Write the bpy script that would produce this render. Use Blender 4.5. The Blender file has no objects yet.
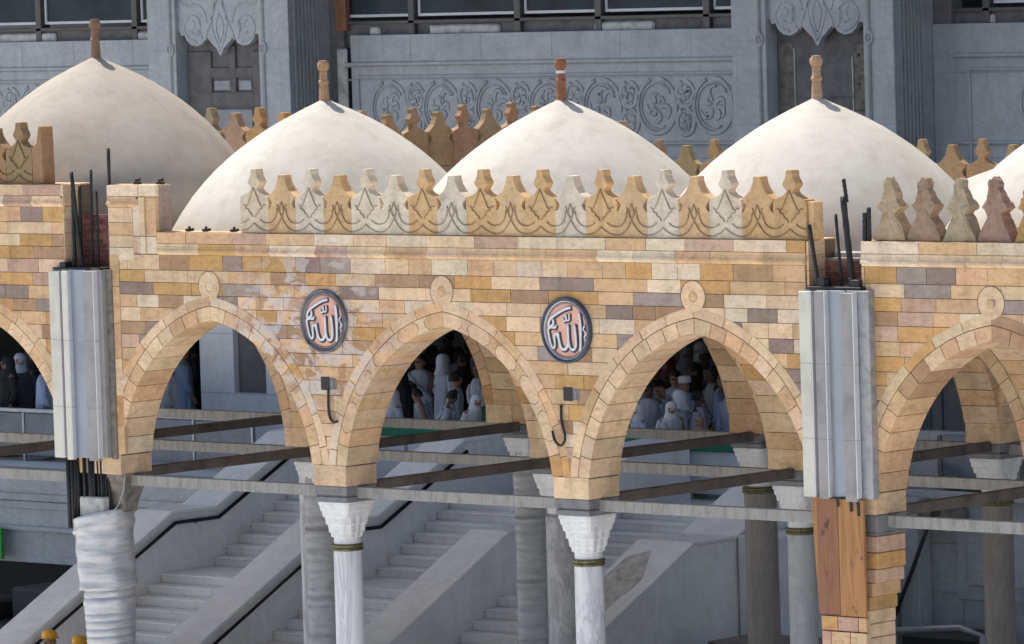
import bpy, bmesh, math, random
from mathutils import Vector, Matrix
random.seed(7)
PI = math.pi
S = bpy.context.scene
COL = S.collection
GZ = -4.8      # ground level; z = 0 is the springing of the arches
FZ = -2.0      # hall floor of the building behind
YF = 20.0      # plane of the building's facade

# ------------------------------------------------------------------ materials
def new_mat(name):
    m = bpy.data.materials.new(name); m.use_nodes = True
    nt = m.node_tree; b = nt.nodes['Principled BSDF']
    return m, nt, b
def N(nt, t, **kw):
    n = nt.nodes.new(t)
    for k, v in kw.items():
        if k in n.inputs: n.inputs[k].default_value = v
        else: setattr(n, k, v)
    return n
def ramp(nt, fac, stops, interp='LINEAR'):
    r = nt.nodes.new('ShaderNodeValToRGB'); r.color_ramp.interpolation = interp
    e = r.color_ramp.elements
    while len(e) < len(stops): e.new(0.5)
    for i, (p, c) in enumerate(stops):
        e[i].position = p; e[i].color = (*c, 1) if len(c) == 3 else c
    nt.links.new(fac, r.inputs[0]); return r.outputs[0]
def mixc(nt, fac, a, b, mode='MIX'):
    n = nt.nodes.new('ShaderNodeMix'); n.data_type = 'RGBA'; n.blend_type = mode
    for s, v in ((n.inputs[0], fac), (n.inputs[6], a), (n.inputs[7], b)):
        if hasattr(v, 'links'): nt.links.new(v, s)
        elif isinstance(v, (int, float)): s.default_value = v
        else: s.default_value = (*v, 1)
    return n.outputs[2]
def bump(nt, b, h, strength=0.3, dist=0.02):
    n = N(nt, 'ShaderNodeBump', Strength=strength, Distance=dist)
    nt.links.new(h, n.inputs['Height']); nt.links.new(n.outputs[0], b.inputs['Normal'])
def noise(nt, co, scale, detail=5, rough=0.55, dist=0.0):
    n = N(nt, 'ShaderNodeTexNoise', Scale=scale, Detail=detail, Roughness=rough, Distortion=dist)
    nt.links.new(co, n.inputs['Vector']); return n
def geo(nt): return nt.nodes.new('ShaderNodeNewGeometry').outputs['Position']
def mapped(nt, co, sc=(1, 1, 1), rot=(0, 0, 0), loc=(0, 0, 0)):
    n = nt.nodes.new('ShaderNodeMapping'); nt.links.new(co, n.inputs['Vector'])
    n.inputs['Scale'].default_value = sc; n.inputs['Rotation'].default_value = rot; n.inputs['Location'].default_value = loc
    return n.outputs[0]

def mat_stone(name='sandstone', patches=False, rough=0.85):
    m, nt, b = new_mat(name); co = geo(nt)
    at = nt.nodes.new('ShaderNodeAttribute'); at.attribute_name = 'Col'
    n1 = noise(nt, co, 3.0, 6, 0.6); n2 = noise(nt, mapped(nt, co, (5, 5, 13)), 1.0, 6, 0.7, 0.8); n3 = noise(nt, co, 45, 3, 0.7)
    c = mixc(nt, 0.7, at.outputs['Color'], ramp(nt, n2.outputs[0], [(.25, (.62, .56, .52)), (.5, (1, 1, 1)), (.75, (1.16, 1.12, 1.05))]), 'MULTIPLY')
    c = mixc(nt, 0.6, c, ramp(nt, n1.outputs[0], [(.3, (.78, .74, .72)), (.55, (1, 1, 1)), (.8, (1.12, 1.1, 1.08))]), 'MULTIPLY')
    pit = ramp(nt, n3.outputs[0], [(.22, (.45, .38, .33)), (.36, (1, 1, 1))])
    c = mixc(nt, 0.55, c, pit, 'MULTIPLY')
    n8 = noise(nt, mapped(nt, co, (5, 5, .55)), 1.0, 5, .6)
    c = mixc(nt, .5, c, ramp(nt, n8.outputs[0], [(.3, (.66, .62, .58)), (.5, (1, 1, 1))]), 'MULTIPLY')
    n9 = noise(nt, co, 16, 4, .7)
    c = mixc(nt, .5, c, ramp(nt, n9.outputs[0], [(.3, (.7, .62, .55)), (.5, (1, 1, 1)), (.7, (1.15, 1.12, 1.08))]), 'MULTIPLY')
    # rusty spots
    n4 = noise(nt, co, 9, 4, 0.7)
    c = mixc(nt, ramp(nt, n4.outputs[0], [(.66, (0, 0, 0)), (.78, (.45, .45, .45))]), c, (.28, .13, .05))
    if patches:
        # old plaster and lime left on the stones round the first medallion
        sp = nt.nodes.new('ShaderNodeVectorMath'); sp.operation = 'DISTANCE'
        mp = mapped(nt, co, (.62, 0, .8)); nt.links.new(mp, sp.inputs[0]); sp.inputs[1].default_value = (3.5 * .62, 0, 1.95 * .8)
        reg = ramp(nt, sp.outputs['Value'], [(.0, (1, 1, 1)), (.55, (.8, .8, .8)), (1.0, (0, 0, 0))])
        n5 = noise(nt, mapped(nt, co, (1, 1, 1.7)), 2.6, 7, 0.62, 0.5)
        spot = ramp(nt, n5.outputs[0], [(.50, (0, 0, 0)), (.53, (1, 1, 1))])
        f = nt.nodes.new('ShaderNodeMath'); f.operation = 'MULTIPLY'
        nt.links.new(reg, f.inputs[0]); nt.links.new(spot, f.inputs[1])
        n6 = noise(nt, co, 7, 5, 0.6)
        pc = ramp(nt, n6.outputs[0], [(.3, (.42, .36, .36)), (.5, (.62, .55, .52)), (.7, (.70, .55, .43))])
        g = nt.nodes.new('ShaderNodeMath'); g.operation = 'MULTIPLY'; nt.links.new(f.outputs[0], g.inputs[0]); g.inputs[1].default_value = .85
        c = mixc(nt, g.outputs[0], c, pc)
        n7 = noise(nt, mapped(nt, co, (1, 1, 1.5), loc=(5, 0, 3)), 3.6, 6, 0.6, 0.4)
        sp2 = ramp(nt, n7.outputs[0], [(.56, (0, 0, 0)), (.60, (1, 1, 1))])
        f2 = nt.nodes.new('ShaderNodeMath'); f2.operation = 'MULTIPLY'
        nt.links.new(reg, f2.inputs[0]); nt.links.new(sp2, f2.inputs[1])
        c = mixc(nt, f2.outputs[0], c, (.42, .22, .11))
    nt.links.new(c, b.inputs['Base Color']); b.inputs['Roughness'].default_value = rough
    hh = mixc(nt, .5, n3.outputs[0], n2.outputs[0])
    bump(nt, b, hh, .35, .012)
    return m
def mat_plain(name, col, rough=.6, metal=0, var=.12, scale=6, bmp=.15, stretch=(1, 1, 1), spec=None):
    m, nt, b = new_mat(name); co = mapped(nt, geo(nt), stretch)
    n1 = noise(nt, co, scale, 6, .6)
    lo = tuple(x * (1 - var * 2) for x in col); hi = tuple(min(1, x * (1 + var)) for x in col)
    nt.links.new(ramp(nt, n1.outputs[0], [(.3, lo), (.52, col), (.75, hi)]), b.inputs['Base Color'])
    b.inputs['Roughness'].default_value = rough; b.inputs['Metallic'].default_value = metal
    if spec is not None: b.inputs['Specular IOR Level'].default_value = spec
    if bmp: bump(nt, b, noise(nt, co, scale * 5, 4, .6).outputs[0], bmp, .01)
    return m
def mat_marble(name, base, vein, scale=1.3, rough=.35, amount=.5, stretch=(1, 1, 1), dirt=0.25, rot=(.3, .5, .2)):
    m, nt, b = new_mat(name); co = geo(nt)
    w = mapped(nt, co, stretch, rot)
    n0 = noise(nt, w, scale, 8, .62, 1.6)
    v = ramp(nt, n0.outputs[0], [(.40, (0, 0, 0)), (.49, (amount,) * 3), (.53, (amount * .3,) * 3), (.62, (0, 0, 0))])
    c = mixc(nt, v, base, vein)
    n1 = noise(nt, co, .9, 6, .6); n2 = noise(nt, mapped(nt, co, (9, 9, 1.3)), 1, 5, .65)
    c = mixc(nt, dirt, c, ramp(nt, n1.outputs[0], [(.3, (.55, .53, .52)), (.6, (1, 1, 1))]), 'MULTIPLY')
    c = mixc(nt, dirt * .8, c, ramp(nt, n2.outputs[0], [(.3, (.6, .57, .54)), (.55, (1, 1, 1))]), 'MULTIPLY')
    nt.links.new(c, b.inputs['Base Color']); b.inputs['Roughness'].default_value = rough
    bump(nt, b, noise(nt, co, 18, 4, .6).outputs[0], .12, .01)
    return m
def mat_dome(name, base, warm):
    m, nt, b = new_mat(name); co = geo(nt)
    n1 = noise(nt, mapped(nt, co, (1, 1, 1.3)), .9, 9, .66, .4); n2 = noise(nt, co, 3.2, 7, .7, .9)
    c = mixc(nt, .8, base, ramp(nt, n1.outputs[0], [(.30, warm), (.5, (.97, .965, .96)), (.68, (1.05, 1.05, 1.05))]), 'MULTIPLY')
    c = mixc(nt, .5, c, ramp(nt, n2.outputs[0], [(.3, (.84, .81, .785)), (.5, (1, 1, 1)), (.7, (1.04, 1.04, 1.04))]), 'MULTIPLY')
    # rain streaks, shade painted round the foot and a few mended patches
    n5 = noise(nt, mapped(nt, co, (4, 4, .5)), 1.2, 5, .6)
    c = mixc(nt, .30, c, ramp(nt, n5.outputs[0], [(.34, (.74, .70, .66)), (.5, (1, 1, 1))]), 'MULTIPLY')
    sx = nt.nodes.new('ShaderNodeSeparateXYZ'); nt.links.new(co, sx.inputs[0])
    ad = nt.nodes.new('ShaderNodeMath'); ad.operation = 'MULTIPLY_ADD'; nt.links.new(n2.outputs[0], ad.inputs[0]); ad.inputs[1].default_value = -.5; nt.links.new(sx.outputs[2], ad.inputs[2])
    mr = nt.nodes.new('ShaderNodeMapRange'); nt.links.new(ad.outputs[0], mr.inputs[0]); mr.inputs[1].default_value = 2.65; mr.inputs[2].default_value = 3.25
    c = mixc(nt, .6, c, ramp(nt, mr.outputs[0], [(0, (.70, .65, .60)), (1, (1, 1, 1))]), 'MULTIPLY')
    n6 = noise(nt, co, 1.7, 3, .5)
    c = mixc(nt, ramp(nt, n6.outputs[0], [(.655, (0, 0, 0)), (.67, (.22, .22, .22))]), c, tuple(x * 1.12 for x in base))
    n3 = noise(nt, co, 26, 3, .6)
    c = mixc(nt, .4, c, ramp(nt, n3.outputs[0], [(.24, (.55, .5, .45)), (.32, (1, 1, 1))]), 'MULTIPLY')
    nt.links.new(c, b.inputs['Base Color']); b.inputs['Roughness'].default_value = .9
    bump(nt, b, n2.outputs[0], .22, .02)
    return m
def mat_wood(name, col, dark):
    m, nt, b = new_mat(name); co = geo(nt)
    n1 = noise(nt, mapped(nt, co, (14, 14, 1.2)), 1, 6, .7, .8); n2 = noise(nt, mapped(nt, co, (5, 5, 2.5)), 1.6, 4, .6)
    c = ramp(nt, n1.outputs[0], [(.3, dark), (.5, col), (.75, tuple(x * 1.2 for x in col))])
    c = mixc(nt, ramp(nt, n2.outputs[0], [(.64, (0, 0, 0)), (.70, (.8, .8, .8))]), c, tuple(x * .35 for x in dark))
    nt.links.new(c, b.inputs['Base Color']); b.inputs['Roughness'].default_value = .7
    bump(nt, b, n1.outputs[0], .3, .01); return m
def mat_obj(name, rough=.85):
    m, nt, b = new_mat(name); oi = nt.nodes.new('ShaderNodeObjectInfo'); co = nt.nodes.new('ShaderNodeTexCoord').outputs['Object']
    n1 = noise(nt, mapped(nt, co, (5, 5, 1)), 3, 5, .6)
    nt.links.new(mixc(nt, .6, oi.outputs['Color'], ramp(nt, n1.outputs[0], [(.3, (.7, .7, .7)), (.6, (1, 1, 1))]), 'MULTIPLY'), b.inputs['Base Color'])
    b.inputs['Roughness'].default_value = rough; bump(nt, b, n1.outputs[0], .5, .02); return m

M = {}
M['stone'] = mat_stone('sandstone'); M['stone_old'] = mat_stone('sandstone_with_plaster', True)
M['mortar'] = mat_plain('mortar', (.16, .12, .09), .9, scale=8)
M['dome'] = mat_dome('dome_plaster', (.535, .505, .455), (.84, .81, .77))
M['dome_tan'] = mat_dome('dome_plaster_weathered', (.40, .355, .305), (.80, .75, .70))
M['white_marble'] = mat_marble('white_marble', (.80, .80, .80), (.60, .61, .62), 1.2, .4, .35, dirt=.25)
M['stair_marble'] = mat_marble('stair_marble', (.82, .82, .82), (.62, .62, .63), .9, .45, .3, dirt=.3)
M['grey_marble'] = mat_marble('grey_marble', (.455, .475, .485), (.32, .335, .35), 1.6, .5, .5, (1, 1, 1.6), .4)
M['grey_marble_dark'] = mat_marble('grey_marble_dark', (.36, .365, .38), (.25, .255, .27), 1.6, .5, .5, (1, 1, 1.6), .4)  # darker copy of grey marble: painted shade on pier sides, also joints
M['column_marble'] = mat_marble('column_marble', (.74, .74, .75), (.40, .42, .47), 1.6, .35, .75, (2.2, 2.2, .35), .25, (0, 0, 0))
M['striped_marble'] = mat_marble('striped_marble', (.30, .30, .31), (.52, .52, .53), 1.9, .45, .8, (2, 2, .55), .2, (.2, .2, 0))
M['brown_marble'] = mat_marble('brown_grey_marble', (.25, .225, .205), (.15, .14, .13), 2.5, .5, .5, (2, 2, .4), .4, (0, 0, 0))
M['impost'] = mat_plain('impost_grey_stone', (.20, .20, .205), .7, var=.15)
M['capital'] = mat_marble('capital_marble', (.78, .78, .77), (.52, .53, .55), 3, .5, .4, dirt=.3)
M['plaza'] = mat_marble('plaza_marble', (.80, .79, .77), (.66, .65, .64), .6, .4, .3, dirt=.08)
M['roof'] = mat_plain('roof_screed', (.55, .52, .48), .9, scale=2)
M['rebar'] = mat_plain('rebar_steel', (.025, .027, .03), .55, .4, .2, 30)
M['black'] = mat_plain('black_rubber', (.018, .018, .02), .6)
M['cream_board'] = mat_plain('cream_board', (.64, .62, .53), .5, var=.10, scale=2.5, bmp=.05)
M['grey_board'] = mat_plain('grey_board', (.31, .30, .29), .55, var=.16, scale=2.5, bmp=.05)
M['blue_sheet'] = mat_plain('bluish_zinc_sheet', (.31, .34, .39), .36, .35, .1, 2.2, .08, (1, 1, .6))
M['zinc'] = mat_plain('galvanised_sheet', (.38, .385, .39), .45, .3, .16, 9, .05)
M['brick'] = mat_stone('red_brick')
M['wood_red'] = mat_wood('red_brown_board', (.27, .115, .06), (.17, .07, .035))
M['wood_orange'] = mat_wood('orange_board', (.40, .195, .07), (.25, .105, .04))
M['beam_grey'] = mat_plain('grey_timber_beam', (.30, .29, .27), .75, var=.18, scale=7, stretch=(2.5, 1, .5))
M['beam_dark'] = mat_plain('dark_brown_beam', (.12, .10, .088), .7, var=.25, scale=4)
M['brass'] = mat_plain('greenish_brass', (.16, .15, .07), .45, .6, .3, 20)
M['wrap'] = mat_plain('plastic_wrap', (.50, .505, .52), .28, .25, .14, 4, .12, (1, 1, 6))
M['wrap_grey'] = mat_plain('grey_plastic_wrap', (.46, .47, .48), .35, 0, .12, 4, .15, (1, 1, 5))
M['concrete'] = mat_plain('rough_concrete', (.20, .175, .15), .95, var=.3, scale=9, bmp=.6)
M['dark_concrete'] = mat_plain('dark_rough_wall', (.16, .15, .148), .95, var=.16, scale=4, bmp=.5)
M['patch'] = mat_plain('bare_mortar_bed', (.52, .50, .47), .95, var=.2, scale=7, bmp=.5)
M['white_plaster'] = mat_plain('chipped_white_plaster', (.50, .49, .46), .9, var=.2, scale=6)
M['frame'] = mat_plain('window_frame_white', (.60, .61, .62), .4, var=.05, bmp=0)
M['frame_grey'] = mat_plain('window_frame_bronze', (.10, .095, .09), .5, .3, .1)
M['glass'] = mat_plain('dark_window_glass', (.035, .05, .062), .08, 0, .2, 1.2, 0)
M['hall'] = mat_plain('hall_wall', (.20, .20, .21), .8, scale=1)
M['rail_dark'] = mat_plain('dark_bronze_handrail', (.02, .02, .022), .4, .6)
M['steel'] = mat_plain('grey_steel_rail', (.36, .37, .39), .4, .5)
M['panel_white'] = mat_plain('white_barrier_panel', (.55, .58, .62), .5, var=.05, scale=2)
M['panel_glass'] = mat_plain('blue_grey_glass_panel', (.07, .10, .14), .15, 0, .2, 3, 0)
M['green'] = mat_plain('green_cloth', (.012, .16, .085), .8, scale=8)
M['green_sign'] = mat_plain('green_sign_board', (.02, .30, .04), .5, var=.08)
M['med_rim'] = mat_plain('medallion_rim_blue_grey', (.05, .065, .10), .6, var=.2)
M['med_rim_old'] = mat_plain('medallion_rim_weathered', (.17, .17, .18), .8, var=.35, scale=10)
M['med_white'] = mat_plain('medallion_white', (.72, .72, .74), .55, var=.07)
M['med_salmon'] = mat_plain('medallion_salmon', (.76, .42, .31), .7, var=.1, scale=8)
M['med_dark'] = mat_plain('medallion_outline', (.045, .045, .06), .7)
M['med_mauve'] = mat_plain('medallion_mauve_band', (.30, .20, .20), .7)
M['cloth'] = mat_obj('cloth'); M['skin'] = mat_obj('skin', .55); M['hair'] = mat_plain('hair', (.012, .01, .009), .7)
M['yellow'] = mat_plain('yellow_helmet_plastic', (.80, .40, .02), .35, bmp=0)
M['sun_shade_slab'] = mat_plain('sun_shade_soffit', (.35, .35, .36), .8)

# ------------------------------------------------------------------ mesh builder
class MB:
    def __init__(s): s.v = []; s.f = []; s.c = []; s.sm = []
    def add(s, vs, fs, col=(1, 1, 1), smooth=False):
        o = len(s.v); s.v += [tuple(p) for p in vs]
        for f in fs: s.f.append([o + i for i in f]); s.c.append(col); s.sm.append(smooth)
    def box(s, x0, x1, y0, y1, z0, z1, col=(1, 1, 1)):
        s.add([(x, y, z) for z in (z0, z1) for (x, y) in ((x0, y0), (x1, y0), (x1, y1), (x0, y1))],
              [(0, 3, 2, 1), (4, 5, 6, 7), (0, 1, 5, 4), (1, 2, 6, 5), (2, 3, 7, 6), (3, 0, 4, 7)], col)
    def prism(s, poly, fr, t0, t1, col=(1, 1, 1)):
        n = len(poly)
        if n < 3: return
        vs = [fr(a, t0, b) for a, b in poly] + [fr(a, t1, b) for a, b in poly]
        s.add(vs, [list(range(n)), list(range(2 * n - 1, n - 1, -1))] + [(i, i + n, (i + 1) % n + n, (i + 1) % n) for i in range(n)], col)
    def rings(s, rs, col=(1, 1, 1), smooth=True, cap=True, closed=True):
        n = len(rs[0]); o = len(s.v); fs = []
        vs = [p for r in rs for p in r]
        for i in range(len(rs) - 1):
            for j in range(n if closed else n - 1):
                k = (j + 1) % n; fs.append((i * n + j, i * n + k, (i + 1) * n + k, (i + 1) * n + j))
        s.add(vs, fs, col, smooth)
        if cap:
            s.f.append([o + j for j in range(n)][::-1]); s.c.append(col); s.sm.append(False)
            b = o + (len(rs) - 1) * n; s.f.append([b + j for j in range(n)]); s.c.append(col); s.sm.append(False)
    def lathe(s, cx, cy, prof, n=24, col=(1, 1, 1), smooth=True, cap=True, wob=None):
        rs = []
        for r, z in prof:
            rs.append([(cx + (r + (wob(2 * PI * j / n, z) if wob else 0)) * math.cos(2 * PI * j / n), cy + (r + (wob(2 * PI * j / n, z) if wob else 0)) * math.sin(2 * PI * j / n), z) for j in range(n)])
        s.rings(rs, col, smooth, cap)
    def tube(s, pts, r, n=8, col=(1, 1, 1), flat=None, radii=None):
        P = [Vector(p) for p in pts]; rs = []
        for i, p in enumerate(P):
            t = (P[min(i + 1, len(P) - 1)] - P[max(i - 1, 0)])
            if t.length < 1e-9: t = Vector((0, 0, 1))
            t.normalize(); up = Vector((0, 1, 0)) if abs(t.y) < .9 else Vector((1, 0, 0))
            a = t.cross(up).normalized(); b = a.cross(t).normalized(); rr = radii[i] if radii else r
            rs.append([p + a * (rr * math.cos(2 * PI * j / n)) + b * ((flat if flat else rr) * math.sin(2 * PI * j / n)) for j in range(n)])
        s.rings(rs, col, True, True)
    def build(s, name, mat, parent=None, loc=None, recalc=True, bevel=0):
        me = bpy.data.meshes.new(name); me.from_pydata(s.v, [], s.f)
        a = me.attributes.new('Col', 'FLOAT_COLOR', 'CORNER'); d = []
        for f, c in zip(s.f, s.c): d += [*c, 1.0] * len(f)
        a.data.foreach_set('color', d)
        me.polygons.foreach_set('use_smooth', s.sm)
        if recalc or bevel:
            bm = bmesh.new(); bm.from_mesh(me)
            bmesh.ops.recalc_face_normals(bm, faces=bm.faces)
            if bevel:
                bmesh.ops.bevel(bm, geom=[e for e in bm.edges if len(e.link_faces) == 2 and e.calc_face_angle(0) > .6], offset=bevel, segments=1, affect='EDGES', clamp_overlap=True)
            bm.to_mesh(me); bm.free()
        me.materials.append(mat)
        o = bpy.data.objects.new(name, me); COL.objects.link(o)
        if parent: o.parent = parent
        if loc: o.location = loc
        return o
def tag(o, label=None, cat=None, group=None, kind=None):
    for k, v in (('label', label), ('category', cat), ('group', group), ('kind', kind)):
        if v: o[k] = v
    return o
def thing(name, label, cat, loc=(0, 0, 0), rz=0, group=None):
    o = bpy.data.objects.new(name, None); COL.objects.link(o); o.location = loc; o.rotation_euler = (0, 0, rz); o.empty_display_size = .2
    return tag(o, label, cat, group)
def clip(poly, n, d):          # keep points with n.p >= d
    out = []
    for i, p in enumerate(poly):
        q = poly[(i + 1) % len(poly)]; a = n[0] * p[0] + n[1] * p[1] - d; b = n[0] * q[0] + n[1] * q[1] - d
        if a >= 0: out.append(p)
        if (a >= 0) != (b >= 0):
            t = a / (a - b); out.append((p[0] + (q[0] - p[0]) * t, p[1] + (q[1] - p[1]) * t))
    return out
def frU(xc, y0): return lambda s, t, z: (xc + s, y0 + t, z)
def frV(yc, x0): return lambda s, t, z: (x0 + t, yc + s, z)

# ------------------------------------------------------------------ stone palettes (linear base colours)
CREAM, TAN, ORANGE, MAUVE, LIGHT, BROWN, PINK, GREYV = (.75, .545, .345), (.68, .445, .25), (.60, .355, .14), (.32, .235, .195), (.76, .62, .44), (.44, .275, .155), (.59, .39, .28), (.36, .29, .25)
WALL = [CREAM] * 5 + [TAN] * 6 + [ORANGE] * 5 + [MAUVE] * 2 + [LIGHT] * 3 + [BROWN] * 2 + [PINK] * 1 + [GREYV] * 1
TOPC = [CREAM] * 6 + [LIGHT] * 5 + [TAN] * 4 + [ORANGE] * 1 + [PINK] * 1
RING = [CREAM] * 8 + [TAN] * 6 + [ORANGE] * 1 + [LIGHT] * 1
RINGR = [CREAM] * 3 + [TAN] * 6 + [ORANGE] * 2 + [BROWN] * 3
WALLR = [CREAM] * 3 + [TAN] * 6 + [ORANGE] * 6 + [MAUVE] * 2 + [LIGHT] * 1 + [BROWN] * 3 + [PINK] * 1 + [GREYV] * 1
RINGY = [CREAM] * 8 + [TAN] * 2
def pick(pal): c = random.choice(pal); k = random.uniform(.88, 1.1); return tuple(min(1, x * k * random.uniform(.97, 1.03)) for x in c)

# ------------------------------------------------------------------ arches
A_, R1, H_ = 1.7225, 2.046, 2.02
CX = R1 - A_                    # arc centres lie this far beyond the middle
R2, R3 = 2.222, 2.345
DEP = .555
def arch(fr, name, parent, pal=RING, detail=True, zig=False, clipl=None, clipr=None, mat='stone', zmin=.26, outer=True):
    mb = MB(); core = MB()
    for sd in (-1, 1):
        def pt(r, th): return (sd * (r * math.cos(th) - CX), r * math.sin(th))   # th = 0 at springing
        def rad(ra, rb, count, jit, zz, t0, t1, offs):
            th0 = 0.0; th1 = math.acos(CX / ra) + .01
            cuts = [th0 + (th1 - th0) * i / count for i in range(count + 1)]
            cuts = [cuts[0]] + [c + random.uniform(-jit, jit) for c in cuts[1:-1]] + [cuts[-1] + .03]
            for i in range(count):
                g = .0045 / ra; a, b = cuts[i] + g, cuts[i + 1] - g
                k = 5; poly = [pt(ra, a + (b - a) * j / k) for j in range(k + 1)]
                sg = 1 if i % 2 else -1
                if zz and 1 < i < count: poly += [pt(ra + .35 * (rb - ra), b + sg * zz), pt(ra + .7 * (rb - ra), b + sg * zz)]
                poly += [pt(rb, b - (b - a) * j / k) for j in range(k + 1)]
                if zz and 2 < i < count + 1: poly += [pt(ra + .7 * (rb - ra), a - sg * zz), pt(ra + .35 * (rb - ra), a - sg * zz)]
                poly = clip(poly, (0, 1), zmin if i else zmin); poly = clip(poly, (sd, 0), .003)
                if clipl is not None and sd < 0: poly = clip(poly, (1, 0), clipl)
                if clipr is not None and sd > 0: poly = clip(poly, (-1, 0), -clipr)
                o = random.uniform(-.002, .002) + offs
                if len(poly) > 2: mb.prism(poly, fr, t0 + o, t1, pick(pal))
        rad(R1, R2 - .006, 12, .006, .03 if zig else 0, 0, DEP, 0)
        if outer:
            rad(R2 + .004, R3, 7, .02, 0, 0, .10, -.004)
        # mortar core
        k = 20; th1 = math.acos(CX / (R1 + .014)); poly = []
        for i in range(k):
            a = th1 * i / k; b = th1 * (i + 1) / k
            q = [pt(R1 + .014, a), pt(R1 + .014, b), pt(R3 - .02, b), pt(R3 - .02, a)]
            q = clip(clip(q, (0, 1), zmin - .02), (sd, 0), 0)
            if clipl is not None and sd < 0: q = clip(q, (1, 0), clipl)
            if clipr is not None and sd > 0: q = clip(q, (-1, 0), -clipr)
            if len(q) > 2: core.prism(q, fr, .012, DEP - .012)
    o = mb.build(name, M[mat], parent, bevel=.004 if detail else 0)
    if detail: core.build('mortar', M['mortar'], o)
    return o
def spandrel(fr, s0, s1, centers, ztop, t0, t1, mb, r=R3 - .05, zb=0.0, n=14):
    xs = {s0, s1}
    for c in centers:
        for i in range(-n, n + 1): xs.add(c + i / n * (r - CX))
    xs = sorted(x for x in xs if s0 <= x <= s1)
    def zb_(x):
        z = zb
        for c in centers:
            d = abs(x - c) + CX
            if d < r: z = max(z, math.sqrt(r * r - d * d))
        return z
    for a, b in zip(xs, xs[1:]):
        za, zb2 = zb_(a + 1e-6), zb_(b - 1e-6)
        mb.prism([(a, za), (b, zb2), (b, ztop), (a, ztop)], fr, t0, t1)

arcade = thing('stone_arcade', 'long sandstone arcade with pointed arches, marble columns and a row of white plaster domes', 'arcade', (5.7, 2, GZ))
AO = Vector((5.7, 2, GZ))
_build = MB.build
def abuild(mb, name, mat, parent=None, **kw):    # parts of the arcade are modelled in world space
    o = mb.build(name, mat, parent or arcade, **kw)
    if parent is None or parent is arcade: o.matrix_parent_inverse = Matrix.Translation(-AO)
    return o
def fixp(o): o.matrix_parent_inverse = Matrix.Translation(-AO); return o

FC = [-10.717, -6.717, -2.717, 1.7225, 5.7225, 9.7225, 14.085, 18.085]      # arch middles along the front
ROWS = [0.0, 4.0, 8.0]                                      # front faces of the three rows
COLX = [-8.72, -4.72, 3.7225, 7.7225, 16.085]                             # single columns
PIERX = [-.5, 11.9]
for r, y0 in enumerate(ROWS):
    for i, c in enumerate(FC):
        if r == 0 and i < 2: continue
        fr = frU(c, y0)
        o = arch(fr, 'arch', None, RINGY if i == 5 and r == 0 else RINGR if i == 6 else RING, detail=(r == 0), zig=(i == 4 and r == 0),
                 clipl=-2.0 if i in (1, 2, 4, 5, 7) else None, clipr=2.0 if i in (0, 1, 3, 4, 6) else None,
                 mat='stone_old' if (r == 0 and i in (3, 4)) else 'stone')
        o.parent = arcade; fixp(o)
LINES = [-8.72, -4.72, -.5, 3.7225, 7.7225, 11.9, 16.085]
for x in LINES:
    for yc in (2.2775, 6.2775):
        o = arch(frV(yc, x - DEP / 2), 'cross_arch', None, RING, detail=False, clipl=-2.0, clipr=2.0, outer=False); o.parent = arcade; fixp(o)
# mortar backing of the front wall and plain walls of the inner rows
mb = MB()
spandrel(frU(0, 0), -8, -.92, FC, 3.70, .014, DEP - .01, mb)
spandrel(frU(0, 0), -.09, 11.43, FC, 3.11, .014, DEP - .01, mb); mb.box(-.08, .80, .014, .26, 3.112, 3.70)
spandrel(frU(0, 0), 12.26, 19.5, FC, 3.11, .014, DEP - .01, mb)
abuild(mb, 'wall_core', M['mortar'])
mb = MB()
for y0 in ROWS[1:]:
    spandrel(frU(0, y0), -13, 19.5, FC, 2.8, .01, DEP - .01, mb)
for x in LINES:
    spandrel(frV(0, x - DEP / 2), .56, 8.0, [2.2775, 6.2775], 2.8, .01, DEP - .01, mb)
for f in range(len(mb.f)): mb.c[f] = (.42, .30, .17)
abuild(mb, 'inner_wall', M['stone'])
# bottom stones of the arches over each column, in all rows
def springer(*b):
    mb = MB(); mb.box(*b); abuild(mb, 'springer_stone', M['stone'], bevel=.005)
for r, y0 in enumerate(ROWS):
    for x in COLX: springer(x - .2775, x + .2775, y0, y0 + DEP, .0, .256, pick(RINGY))
    for a, b in ((-.994, 0), (11.445, 12.362)):
        for q0, q1 in ((a, (a + b) / 2 - .003), ((a + b) / 2 + .003, b)): springer(q0, q1, y0, y0 + DEP, .0, .256, pick(RINGY))

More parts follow.
